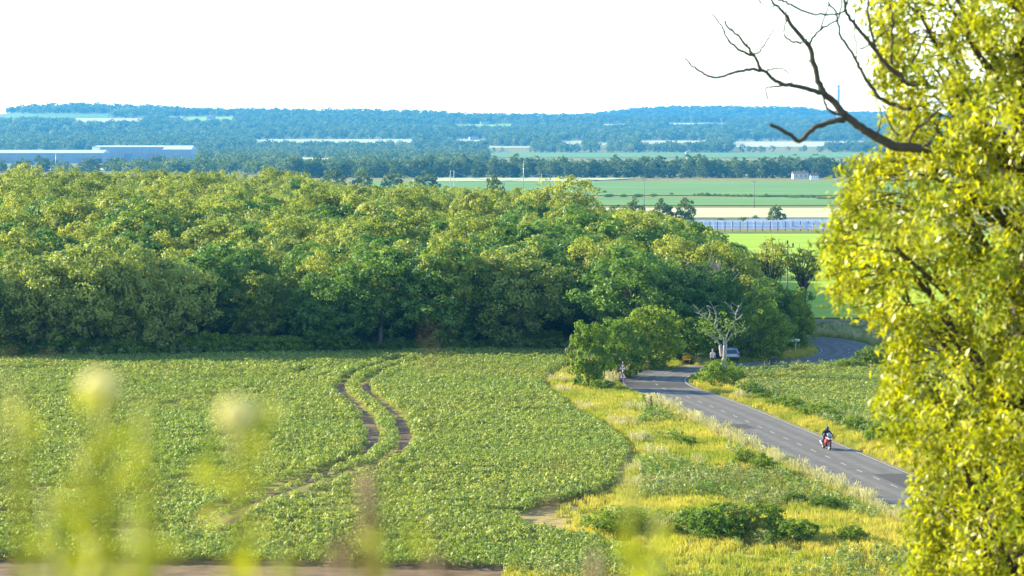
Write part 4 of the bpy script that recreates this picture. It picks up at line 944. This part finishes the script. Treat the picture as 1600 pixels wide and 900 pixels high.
# ------------------------------------------------------------------ poles and wires
def pole(px, top, D, label, base=0, arm=.9, m=P_['wood'], r=.14, group=None):
    x = gx(px, D); z0 = z1(x, D); H = CAMZ - (top - 200) * D / F - z0
    o = thing('utility_pole', (x, D, z0), label, 'pole', R(8), group=group)
    b = MB(); b.tube([(0, 0, -.5), (0, 0, H)], [r, r * .7], 8); b.build('post', m, o)
    if arm:
        b = MB(); b.box((0, -.12, H - .45), (arm * 2, .1, .12)); b.build('crossarm', m, o)
        for xx in (-arm * .88, 0, arm * .88):
            b = MB(); z = H - .39 if xx else H; b.lathe([(0.03, 0), (.1, .04), (.1, .2), (.13, .22), (.13, .42), (.07, .5), (0, .5)], 8, Matrix.Translation((xx, -.12 if xx else 0, z))); b.build('insulator', P_['signblack'], o)
    return Vector((x, D, z0 + H))
pole(1230, 381, 390, 'dark wooden utility pole with crossarm and insulators between the two open-crowned trees', arm=.85)
A1 = pole(704, 266, 1650, 'pale utility pole at the left end of the wire, left of its near twin', m=P_['palewood'], r=.25, arm=.8)
pole(709.5, 266, 1600, 'pale utility pole right of its near twin at the wire start', m=P_['palewood'], r=.25, arm=.8)
pole(818, 250, 1700, 'tall thin pale pole crossing the wire left of the big oak', m=P_['steel'], r=.2, arm=0)
A2 = pole(846, 271, 1650, 'pale utility pole at the right end of the sagging wire', m=P_['palewood'], r=.25, arm=.8)
pole(1006, 280, 1350, 'thin dark utility pole in the green field right of the oak', r=.22, arm=.9)
pole(1178, 283, 1350, 'thin dark utility pole in the green field above the lone tree', r=.22, arm=.9)
pole(1316, 318, 1120, 'utility pole at the right end of the solar panels', r=.18, arm=.8)
pole(89, 238, 2500, 'thin lamp column in front of the left warehouse', m=P_['steel'], r=.25, arm=0)
for j, (a, b_) in enumerate(((A1, A2), (A2, A2 + Vector((70, 30, -4))))):
    P = [a.lerp(b_, t) + Vector((0, 0, -5.2 * (4 * t * (1 - t)) * (1 if j == 0 else .4))) for t in np.linspace(0, 1, 25)]
    b = MB(); b.tube(P, .12, 4); tag(b.build('power_line', P_['steel']), ['pale wire sagging between the two ends of the pole line left of the oak', 'pale wire running on from the right pole behind the oak'][j], 'wire')

# ------------------------------------------------------------------ solar farm and its fence
pvg = {}
k = 0
for j, py in enumerate([347.5, 349.2, 351, 352.8, 354.6, 356.4, 358.2]):
    xl = 1070 if j > 2 else 1165
    for t in range(3):
        x0 = xl + (1345 - xl) * t / 3 + 1.2; x1 = xl + (1345 - xl) * (t + 1) / 3 - 1.2
        a, b_ = hit(x0, py + 3), hit(x1, py + 3); L_ = (b_ - a).length; c_ = (a + b_) / 2
        o = thing('solar_panel', c_, 'tilted blue-white solar panels, %s row from the back, %s stretch' % (NUMS[j], ['left', 'middle', 'right'][t]), 'solar panel', math.atan2(b_.y - a.y, b_.x - a.x), group='rows of solar panels behind the wire fence')
        b = MB(); rot = Matrix.Rotation(R(28), 3, 'X'); b.box((0, 0, 1.35), (L_, 3.3, .06), rot); b.build('panel', P_['pv'], o)
        b = MB()
        for q in range(1, int(L_ / 2.2)): b.box((-L_ / 2 + q * 2.2, -.02, 1.39), (.1, 3.3, .012), rot)
        for zz in (-1.6, 0, 1.6): b.box((0, zz * math.cos(R(28)) , 1.393 + zz * math.sin(R(28))), (L_, .1, .012), rot)
        b.build('frame', P_['white'], o)
        b = MB()
        for q in range(0, int(L_ / 4) + 1): b.box((-L_ / 2 + .3 + q * 4, .3, .6), (.09, .09, 1.2))
        b.build('legs', P_['steel'], o); k += 1
o = thing('wire_fence', (0, 0, 0), 'wire fence on dark posts along the near side of the solar panels', 'fence')
prev = None; bw = MB()
for i in range(25):
    px = 1062 + i * 11.8; p = hit(px, 362.3 - (px - 1060) * .006); b = MB(); b.box((p.x, p.y, p.z + 1.1), (.14, .14, 2.4)); b.box((p.x, p.y - .15, p.z + 2.36), (.1, .3, .1)); b.build('post', P_['signblack'], o)
    if prev:
        for hgt in (.4, .9, 1.4, 1.9, 2.2): bw.tube([prev + Vector((0, 0, hgt)), p + Vector((0, 0, hgt))], .018, 3)
    prev = p
bw.build('wires', P_['steel'], o)
p = Vector((gx(1023, 830), 830, 0)); p.z = z1(p.x, p.y)
o = thing('storage_tank', p, 'small round white tank beside the pair of trees above the canopy', 'tank'); zt = CAMZ - (340.5 - 200) * 830 / F - p.z
b = MB(); b.lathe([(0, -.75), (.4, -.63), (.68, -.3), (.75, 0), (.68, .3), (.4, .63), (0, .75)], 16, Matrix.Translation((0, 0, zt))); b.build('tank', P_['white'], o)
b = MB(); 
for s in (-1, 1): b.box((s * .4, 0, zt / 2 - .3), (.12, .12, zt))
b.build('stand', P_['steel'], o)

# ------------------------------------------------------------------ warehouses, farm buildings, chimney, pylon
def shed(name, pxl, pxr, D, ytop, yeave, depth, label, doors=0, gable=False):
    xl, xr = gx(pxl, D), gx(pxr, D); z0 = z1((xl + xr) / 2, D); ze = CAMZ - (yeave - 200) * D / F; zt = CAMZ - (ytop - 200) * D / F
    o = thing(name, ((xl + xr) / 2, D, z0), label, 'warehouse' if name == 'warehouse' else 'building'); W = xr - xl; he = ze - z0; ht = zt - z0
    b = MB(); b.box((0, depth / 2, he / 2), (W, depth, he)); wl = b.build('wall', P_['clad'], o)
    b = MB(); b.add([(-W / 2 - .3, -.4, he + .02), (W / 2 + .3, -.4, he + .02), (W / 2 + .3, depth / 2, ht + .02), (-W / 2 - .3, depth / 2, ht + .02), (-W / 2 - .3, depth + .4, he + .02), (W / 2 + .3, depth + .4, he + .02)], [(0, 1, 2, 3), (3, 2, 5, 4), (0, 3, 4), (1, 5, 2), (1, 0, 4, 5)])
    b.build('roof', P_['roofw'], o)
    for i in range(doors):
        x_ = -W / 2 + (i + .5) * W / doors; b = MB(); b.box((x_, -.06, he * .3), (W / doors * .35, .1, he * .5)); b.build('loading_door', P_['screen'], o)
    b = MB()
    for i in range(1, 9): b.box((-W / 2 + i * W / 9, -.05, he / 2), (.3, .09, he))
    b.build('downpipe', P_['steel'], o)
    return o
shed('warehouse', -140, 163, 3500, 234.5, 239, 60, 'long low warehouse with a white roof at the far left of the valley', 5)
shed('warehouse', 148, 256, 3650, 227.5, 229.5, 70, 'tall blue-grey warehouse right of the long low one', 3)
shed('warehouse', 256, 300, 3600, 227.5, 233.5, 60, 'blue-grey warehouse with a bright white roof at the right end', 1)
o = thing('warehouse_annex', (gx(152, 3560), 3560, z1(gx(152, 3560), 3560)), 'small bright white block at the left corner of the tall warehouse', 'building'); hh = CAMZ - 29.5 * 3560 / F - o.location.z
b = MB(); b.box((0, 0, hh / 2), (9, 8, hh)); b.build('wall', P_['white'], o); b = MB(); b.box((0, 0, hh + .3), (10, 9, .6), taper=.95); b.build('roof', P_['roofw'], o)
def house(px, base, wpx, h, label, rz=0.2):
    p = hit(px, base); W = wpx * p.y / F; o = thing('farmhouse', p, label, 'house', rz); dp = W * .6; rh = h * .5
    b = MB(); b.box((0, 0, h / 2), (W, dp, h)); wl = b.build('wall', P_['palewood'] if W > 9 else P_['white'], o)
    b = MB(); b.add([(-W / 2 - .3, -dp / 2 - .3, h), (W / 2 + .3, -dp / 2 - .3, h), (W / 2 + .3, 0, h + rh), (-W / 2 - .3, 0, h + rh), (-W / 2 - .3, dp / 2 + .3, h), (W / 2 + .3, dp / 2 + .3, h)], [(0, 1, 2, 3), (3, 2, 5, 4), (0, 3, 4), (1, 5, 2), (1, 0, 4, 5)]); rf = b.build('roof', P_['tile'], o)
    b = MB(); b.box((W * .3, .4, h + rh * .9), (1, 1, rh)); b.build('chimney', P_['brick'], rf)
    for xx in (-.3, 0, .3):
        b = MB(); b.box((xx * W, -dp / 2 - .03, h * .6), (W * .1, .05, h * .3)); b.build('window', P_['glass'], o)
house(1250, 279.5, 24, 4, 'farm building with a tiled roof in front of the tree belt on the right', 0.1)
house(1272, 280.5, 12, 3, 'small white farm outbuilding right of the tiled roof', 0.1)
house(358, 222, 16, 6, 'white house among the hazy trees on the lower slope', .2)
house(756, 194.5, 12, 6, 'small house by the pale field near the skyline', .2)
house(740, 219, 14, 6, 'small pale house in the valley right of the long pale field', .2)
house(330, 186.5, 14, 6, 'small barn by the yellow field on the left hill', .1)
D = 9300; x = gx(1308, D); z0 = z1(x, D); o = thing('chimney_stack', (x, D, z0), 'tall pale blue chimney tower on the far hill behind the bare branches', 'chimney'); H = CAMZ - (133 - 200) * D / F - z0
b = MB(); b.lathe([(5.6, -5), (5.2, H * .5), (4.8, H * .965)], 20); b.build('shaft', P_['concrete'], o); b = MB(); b.lathe([(4.9, H * .965), (7.5, H * .97), (7.5, H * .99), (5, H), (0, H)], 20); b.build('head', P_['concrete'], o)
b = MB()
for q in (.3, .5, .7, .85): b.lathe([(5.2, H * q), (6.2, H * q + .2), (6.2, H * q + 1.6), (5.2, H * q + 1.8)], 20)
b.build('platform_rings', P_['steel'], o)
def pylon(px, top, D, label, wd=10):
    x = gx(px, D); z0 = z1(x, D); H = CAMZ - (top - 200) * D / F - z0; o = thing('pylon', (x, D, z0), label, 'pylon'); b = MB()
    for sx_ in (-1, 1):
        for sy_ in (-1, 1): b.tube([(sx_ * wd * .4, sy_ * wd * .4, 0), (sx_ * wd * .14, sy_ * wd * .14, H * .6), (0, 0, H)], .5, 4)
    n = 7
    for i in range(n):
        f0, f1 = i / n, (i + 1) / n; w0 = wd * (.4 - .4 * f0); w1 = wd * (.4 - .4 * f1)
        for sy_ in (-1, 1): b.tube([(-w0, sy_ * w0, H * f0), (w1, sy_ * w1, H * f1)], .3, 3); b.tube([(w0, sy_ * w0, H * f0), (-w1, sy_ * w1, H * f1)], .3, 3)
    b.build('lattice', P_['steel'], o); b = MB()
    for f, ww in ((.62, .9), (.76, .75), (.9, .6)): b.tube([(-wd * ww, 0, H * f), (0, 0, H * f + 1.5), (wd * ww, 0, H * f)], .4, 4)
    b.build('crossarm', P_['steel'], o)
pylon(858, 160, 8300, 'lattice electricity pylon on the skyline left of the higher hill', 9)
pylon(423, 166, 8400, 'tiny mast on the skyline above the left hills', 3)
pylon(1073, 236, 2450, 'small pale lattice tower rising from the tree belt', 3)

# ------------------------------------------------------------------ the big leafy tree on the right, 24 m ahead on the hillside
D0 = 25.0; x = gx(1610, D0 + 1); root = Vector((x, D0 + 1, z1(x, D0 + 1)))
o = thing('ash_tree', root, 'big yellow-green leafy tree filling the right side with bare dead branches reaching left', 'tree')
BX = [-400, -100, 0, 60, 100, 150, 200, 235, 262, 300, 350, 380, 412, 440, 462, 480, 500, 520, 600, 625, 650, 690, 720, 755, 800, 850, 900, 1100, 1300]
BL = [1460, 1370, 1345, 1375, 1365, 1385, 1395, 1395, 1322, 1314, 1306, 1284, 1292, 1302, 1300, 1345, 1362, 1385, 1368, 1362, 1372, 1380, 1438, 1412, 1408, 1425, 1398, 1420, 1500]
tb = MB(); xt = x; tr_ = []
for z, dx, r in ((root.z - .5, 0, .42), (root.z + 3, -.1, .34), (root.z + 6, .1, .28), (root.z + 9, 0.0, .21), (root.z + 11.5, .2, .12), (root.z + 14, .1, .05)): tr_.append((Vector((dx, 0, z - root.z)), r))
tb.tube([a for a, r in tr_], [r for a, r in tr_], 12); tb.build('trunk', M['bark_dark'], o)
g_ = np.random.default_rng(5); rr = random.Random(5)
# spray centres: through the crown's volume, its left edge following a ragged outline
sc_c = []
def inside(px, py, marg):
    return px > np.interp(py, BX, BL) + marg
n_s = 0
while n_s < 3500:
    py = rr.uniform(-420, 1150); px = rr.uniform(1270, 2050); D = rr.gauss(25.4, 1.25)
    m_ = 11 + abs(D - 25.2) * 16 + rr.uniform(0, 1) ** 2 * 40
    if py > 480: m_ += 16
    elif py > 255: m_ += 8
    if not inside(px, py, m_): continue
    dens = 1.0 if px > 1480 else .95
    if py < 220 and px < 1480: dens = .55
    if rr.random() > dens: continue
    q_ = at(px, py, D)
    if math.sin(q_.x * 7 + q_.z * 3) * math.sin(q_.z * 6 - q_.x * 2.5) + .7 * math.sin(q_.y * 5 + q_.x * 4) < -.55: continue
    sc_c.append(q_); n_s += 1
# keep sprays on the outline too
for py in range(-60, 960, 13):
    e = np.interp(py, BX, BL)
    if py < 230 and rr.random() < .35: continue
    for q in range(3): sc_c.append(at(e + rr.uniform(12, 34) + (10 if py > 480 else 0), py + rr.uniform(-6, 6), 25.2 + rr.uniform(-.5, .5)))
sc_c = np.array(sc_c); centre = np.array([x, D0 + 1, 0.0])
tw = MB()
LC = []; LN = []; LS = []; LT = []
for c_ in sc_c:
    c_ = Vector(c_); out = Vector((c_.x - x, c_.y - D0 - 1, rr.uniform(-.3, .5))); out.normalize()
    l = rr.uniform(.18, .4); st = c_ - out * l * .6 + Vector((0, 0, rr.uniform(0, .1))); en = c_ + out * l * .5 + Vector((0, 0, -rr.uniform(0, .14)))
    if rr.random() < .5: tw.tube([st - root - out * .3, st - root, en - root], [.008, .006, .003], 3, False)
    nl = rr.randint(38, 60); t_ = g_.uniform(0, 1, nl)[:, None]; ax = np.array(st)[None] * (1 - t_) + np.array(en)[None] * t_
    off = unit(g_.normal(size=(nl, 3))) * g_.uniform(.03, .15, (nl, 1)); LC.append(ax + off)
    LN.append(g_.normal(size=(nl, 3)) * .7 + np.array([-.25, -.25, .55])); LS.append(g_.uniform(.018, .045, nl)); LT.append(np.clip(rr.uniform(0, .65) + g_.uniform(0, .4, nl), 0, 1))
LC = np.concatenate(LC) - np.array(root); LN = np.concatenate(LN)
me = np_mesh('crown', leaves(LC, LN, np.concatenate(LS), .42, g_, droop=.8), 4, M['ash_leaf'], np.concatenate(LT)); link('crown', me, o); print('ash leaves', len(LC))
tw.build('twigs', M['bark_dark'], o)
# limbs carrying the crown
for i in range(34):
    py = 1000 - i * 40 + rr.uniform(-15, 15); e = np.interp(py, BX, BL); D = 25.3 + rr.uniform(-1, 1.2)
    tgt = at(e + rr.uniform(60, 130), py, D) - root; z0 = max(1.2, tgt.z - rr.uniform(.6, 1.8)); s0 = Vector((0, 0, z0))
    mid = s0.lerp(tgt, .5) + Vector((0, rr.uniform(-.1, .1), rr.uniform(-.2, .15)))
    b = MB(); b.tube(smooth_path([s0, mid, tgt], 5), [.055 - .05 * k / 10 for k in range(11)], 6)
    for q in range(3):
        t = rr.uniform(.3, .9); s1 = s0.lerp(tgt, t); b.tube([s1, s1 + Vector((-rr.uniform(.1, .4), rr.uniform(-.3, .3), rr.uniform(.1, .5)))], [.02, .006], 5)
    b.build('limb', M['bark_dark'], o)
deadb = [([(1180, 678), (1100, 672), (1010, 665), (930, 625), (860, 580), (790, 530), (750, 480), (690, 425), (665, 370), (645, 290), (625, 215), (575, 150), (530, 90), (510, 60), (470, 20), (440, -10)], 1.5, .35),
 ([(690, 425), (630, 410), (570, 390), (520, 385), (470, 370), (430, 330), (400, 310), (375, 260), (340, 210), (300, 160), (255, 125), (240, 90)], .75, .3),
 ([(375, 255), (330, 240), (280, 205), (245, 170), (225, 120), (180, 62)], .5, .25), ([(410, 320), (350, 315), (300, 325), (240, 345), (175, 352), (120, 320), (85, 295), (60, 262)], .55, .25),
 ([(375, 250), (410, 220), (445, 165), (480, 105)], .35, .18), ([(430, 318), (500, 310), (530, 340), (545, 380)], .3, .15), ([(520, 387), (480, 395), (440, 395), (425, 415), (435, 455)], .35, .2),
 ([(785, 543), (730, 550), (660, 575), (620, 605), (580, 640), (520, 605), (440, 563)], .85, .5), ([(785, 525), (730, 510), (700, 480), (685, 430)], .45, .3),
 ([(625, 215), (650, 160), (690, 125), (750, 95), (765, 60), (770, 0)], .4, .25), ([(670, 140), (700, 70), (720, -10)], .3, .2), ([(590, 195), (540, 185), (510, 155), (515, 100), (522, 40)], .4, .2),
 ([(480, -5), (520, 10), (560, 30), (620, 60), (690, 65), (760, 60), (790, 40), (800, -10)], .4, .3), ([(1090, 380), (1060, 370), (1020, 335), (960, 280), (930, 230), (880, 170), (820, 100), (790, 50), (785, -10)], .8, .45),
 ([(1010, 480), (990, 470), (930, 430), (880, 360), (850, 300), (830, 260), (790, 200), (760, 150), (755, 90), (740, 50), (705, 10)], .6, .3), ([(835, 270), (840, 210), (830, 150), (835, 40)], .3, .2),
 ([(925, 215), (905, 140), (890, 60), (890, -10)], .45, .3), ([(995, 290), (1000, 220), (1000, 150), (1000, 60), (975, -10)], .4, .3), ([(850, 220), (880, 215), (930, 180), (970, 140), (1000, 110)], .3, .2),
 ([(1085, 330), (1090, 290), (1120, 230), (1140, 190), (1190, 120)], .45, .25), ([(1030, 620), (1000, 580), (965, 510)], .4, .2), ([(935, 610), (950, 560), (955, 505)], .3, .15), ([(1090, 500), (1010, 480)], .6, .5),
 ([(1160, 380), (1090, 380)], .8, .8), ([(1075, 660), (1090, 610), (1150, 560), (1215, 500)], .4, .3), ([(1140, 665), (1190, 620), (1220, 540)], .45, .3),
 ([(345, 205), (350, 160), (340, 120)], .2, .1), ([(300, 160), (303, 125)], .2, .1), ([(275, 140), (275, 80)], .2, .08), ([(640, 290), (610, 270), (595, 240)], .25, .1), ([(605, 200), (620, 150), (640, 120)], .25, .1), ([(400, 30), (395, 0), (388, -20)], .2, .15), ([(470, 25), (430, 30), (395, 0)], .25, .15)]
for i, (poly, ra, rb) in enumerate(deadb):
    skeleton('dead_branch', [(poly, ra, rb)], 24.6, .031, 1050, 0, .34375, M['bark_dark'], root, jit=.02, seed=i).build('dead_branch', M['bark_dark'], o)

# ------------------------------------------------------------------ weeds right in front of the lens (far out of focus)
def weed(px_top, py_top, D, label, head=None, m='weed', lean=(0, 0), leaf=0, name='wild_plant', stem=.006, leafs=.02, span=.35, hr=.012):
    top = at(px_top, py_top, D); bx = top.x + lean[0]; by = D + lean[1]; base = Vector((bx, by, z1(bx, by) - .02))
    o = thing(name, base, label, 'plant'); T_ = top - base
    path = smooth_path([Vector((0, 0, 0)), T_ * .5 + Vector((.02, 0, 0)), T_], 8); b = MB(); b.tube(path, [stem * (1.4 - .8 * i / len(path)) for i in range(len(path))], 6); b.build('stem', M[m], o)
    if head:
        n = 260; d = unit(g_.normal(size=(n, 3))); d[:, 2] *= .8; c_ = np.array(T_)[None] + d * hr * g_.uniform(.5, 1, (n, 1)); link('flower_head', np_mesh('flower_head', leaves(c_, d, g_.uniform(.003, .006, n), .5, g_), 4, M[head], g_.uniform(0, 1, n)), o)
    if leaf:
        t = g_.uniform(1 - span, 1.0, leaf); H_ = T_.length; c_ = np.array([T_ * float(q) for q in t]) + g_.normal(size=(leaf, 3)) * np.array([.016, .016, .01])
        link('leaves', np_mesh('leaves', leaves(c_, g_.normal(size=(leaf, 3)) + np.array([0, -.8, .3]), g_.uniform(.6, 1.2, leaf) * leafs, .35, g_, droop=.4), 4, M[m], g_.uniform(0, 1, leaf)), o)
weed(157, 605, 2.3, 'tall blurred weed with a cream flower head, leftmost of the two', 'cream', lean=(.05, .0), leaf=62, span=.2, leafs=.015, hr=.016)
weed(371, 648, 2.2, 'blurred weed with a cream flower head over the middle of the crop', 'cream', lean=(-.02, 0), leaf=30, span=.12, leafs=.016, hr=.015)
weed(130, 690, 2.3, 'blurred yellow-green weed shoot just left of the cream flower', None, lean=(.06, 0), leaf=22, span=.10, leafs=.016)
weed(225, 630, 2.2, 'faint yellow-green shoot right of the left cream flower', None, lean=(-.01, 0), leaf=9, span=.14, leafs=.012)
weed(30, 605, 2.0, 'faint pale green shoot near the left edge of the photo', None, lean=(-.03, 0), leaf=3, span=.05, leafs=.012)
weed(80, 760, 2.0, 'very faint pale shoot low at the left', None, lean=(-.05, 0), leaf=4, span=.06, leafs=.012)
weed(574, 735, 2.6, 'blurred brown dock stem rising in front of the crop', None, 'dock', lean=(.01, 0), leaf=60, span=.22, leafs=.010, stem=.007)
weed(535, 845, 2.0, 'reddish blurred dock at the bottom edge left of the brown stem', None, 'dock', lean=(-.02, 0), leaf=26, span=.1, leafs=.014)
weed(592, 800, 2.2, 'yellow-green blurred shoot right of the brown dock stem', None, lean=(.0, 0), leaf=16, span=.1, leafs=.013)
weed(668, 505, 2.4, 'thin brownish seed stem reaching up to the wood edge', None, 'dock', lean=(.02, 0), leaf=2, span=.03, leafs=.008, stem=.0008)
weed(215, 800, 1.9, 'yellow-green leafy weed at the bottom left', None, lean=(.0, 0), leaf=26, span=.12, leafs=.016)
weed(92, 850, 1.9, 'orange-yellow weed at the bottom left corner', None, lean=(.0, 0), leaf=12, span=.06, leafs=.012)
weed(1028, 790, 2.5, 'blurred green shoot in front of the bush group', None, lean=(.0, 0), leaf=7, span=.05, leafs=.014)
weed(985, 735, 2.4, 'faint yellow blurred shoot at the crop edge', None, lean=(.0, 0), leaf=5, span=.06, leafs=.014)
weed(1030, 870, 2.2, 'green blurred weed at the bottom right of the crop', None, lean=(.03, 0), leaf=8, span=.05, leafs=.014)
weed(860, 725, 2.6, 'faint brown blurred seed head left of the large dark bush', None, 'dock', lean=(.0, 0), leaf=4, span=.03, leafs=.010, stem=.001)
weed(1180, 725, 2.6, 'faint brown blurred seed head right of the large dark bush', None, 'dock', lean=(.02, 0), leaf=4, span=.03, leafs=.010, stem=.001)
weed(930, 860, 2.2, 'faint orange blurred stem at the bottom below the crop corner', None, 'dock', lean=(.02, 0), leaf=5, span=.03, leafs=.010)
weed(680, 870, 2.2, 'short reddish dock at the bottom edge right of the brown stem', None, 'dock', lean=(.02, 0), leaf=8, span=.03, leafs=.012)
weed(440, 860, 2.1, 'short pale weed at the bottom edge left of the docks', None, lean=(.02, 0), leaf=8, span=.04, leafs=.010)
weed(12, 550, 2.3, 'small orange-tinted seed head at the left edge by the wood', None, 'dock', lean=(-.03, 0), leaf=3, span=.015, leafs=.007, stem=.0008)

# ------------------------------------------------------------------ haze
hv = bpy.data.materials.new('haze'); hv.use_nodes = True; n = hv.node_tree; n.nodes.clear()
out = n.nodes.new('ShaderNodeOutputMaterial'); pv = n.nodes.new('ShaderNodeVolumePrincipled'); n.links.new(pv.outputs[0], out.inputs['Volume'])
pv.inputs['Color'].default_value = (0.06, 0.44, 0.95, 1); pv.inputs['Density'].default_value = HAZE_D; pv.inputs['Anisotropy'].default_value = 0.1
b = MB(); b.box((0, 6500, 50), (11200, 13200, 240)); hz = b.build('haze', hv); tag(hz, 'pale blue haze filling the air over the whole valley', 'haze', kind='stuff')
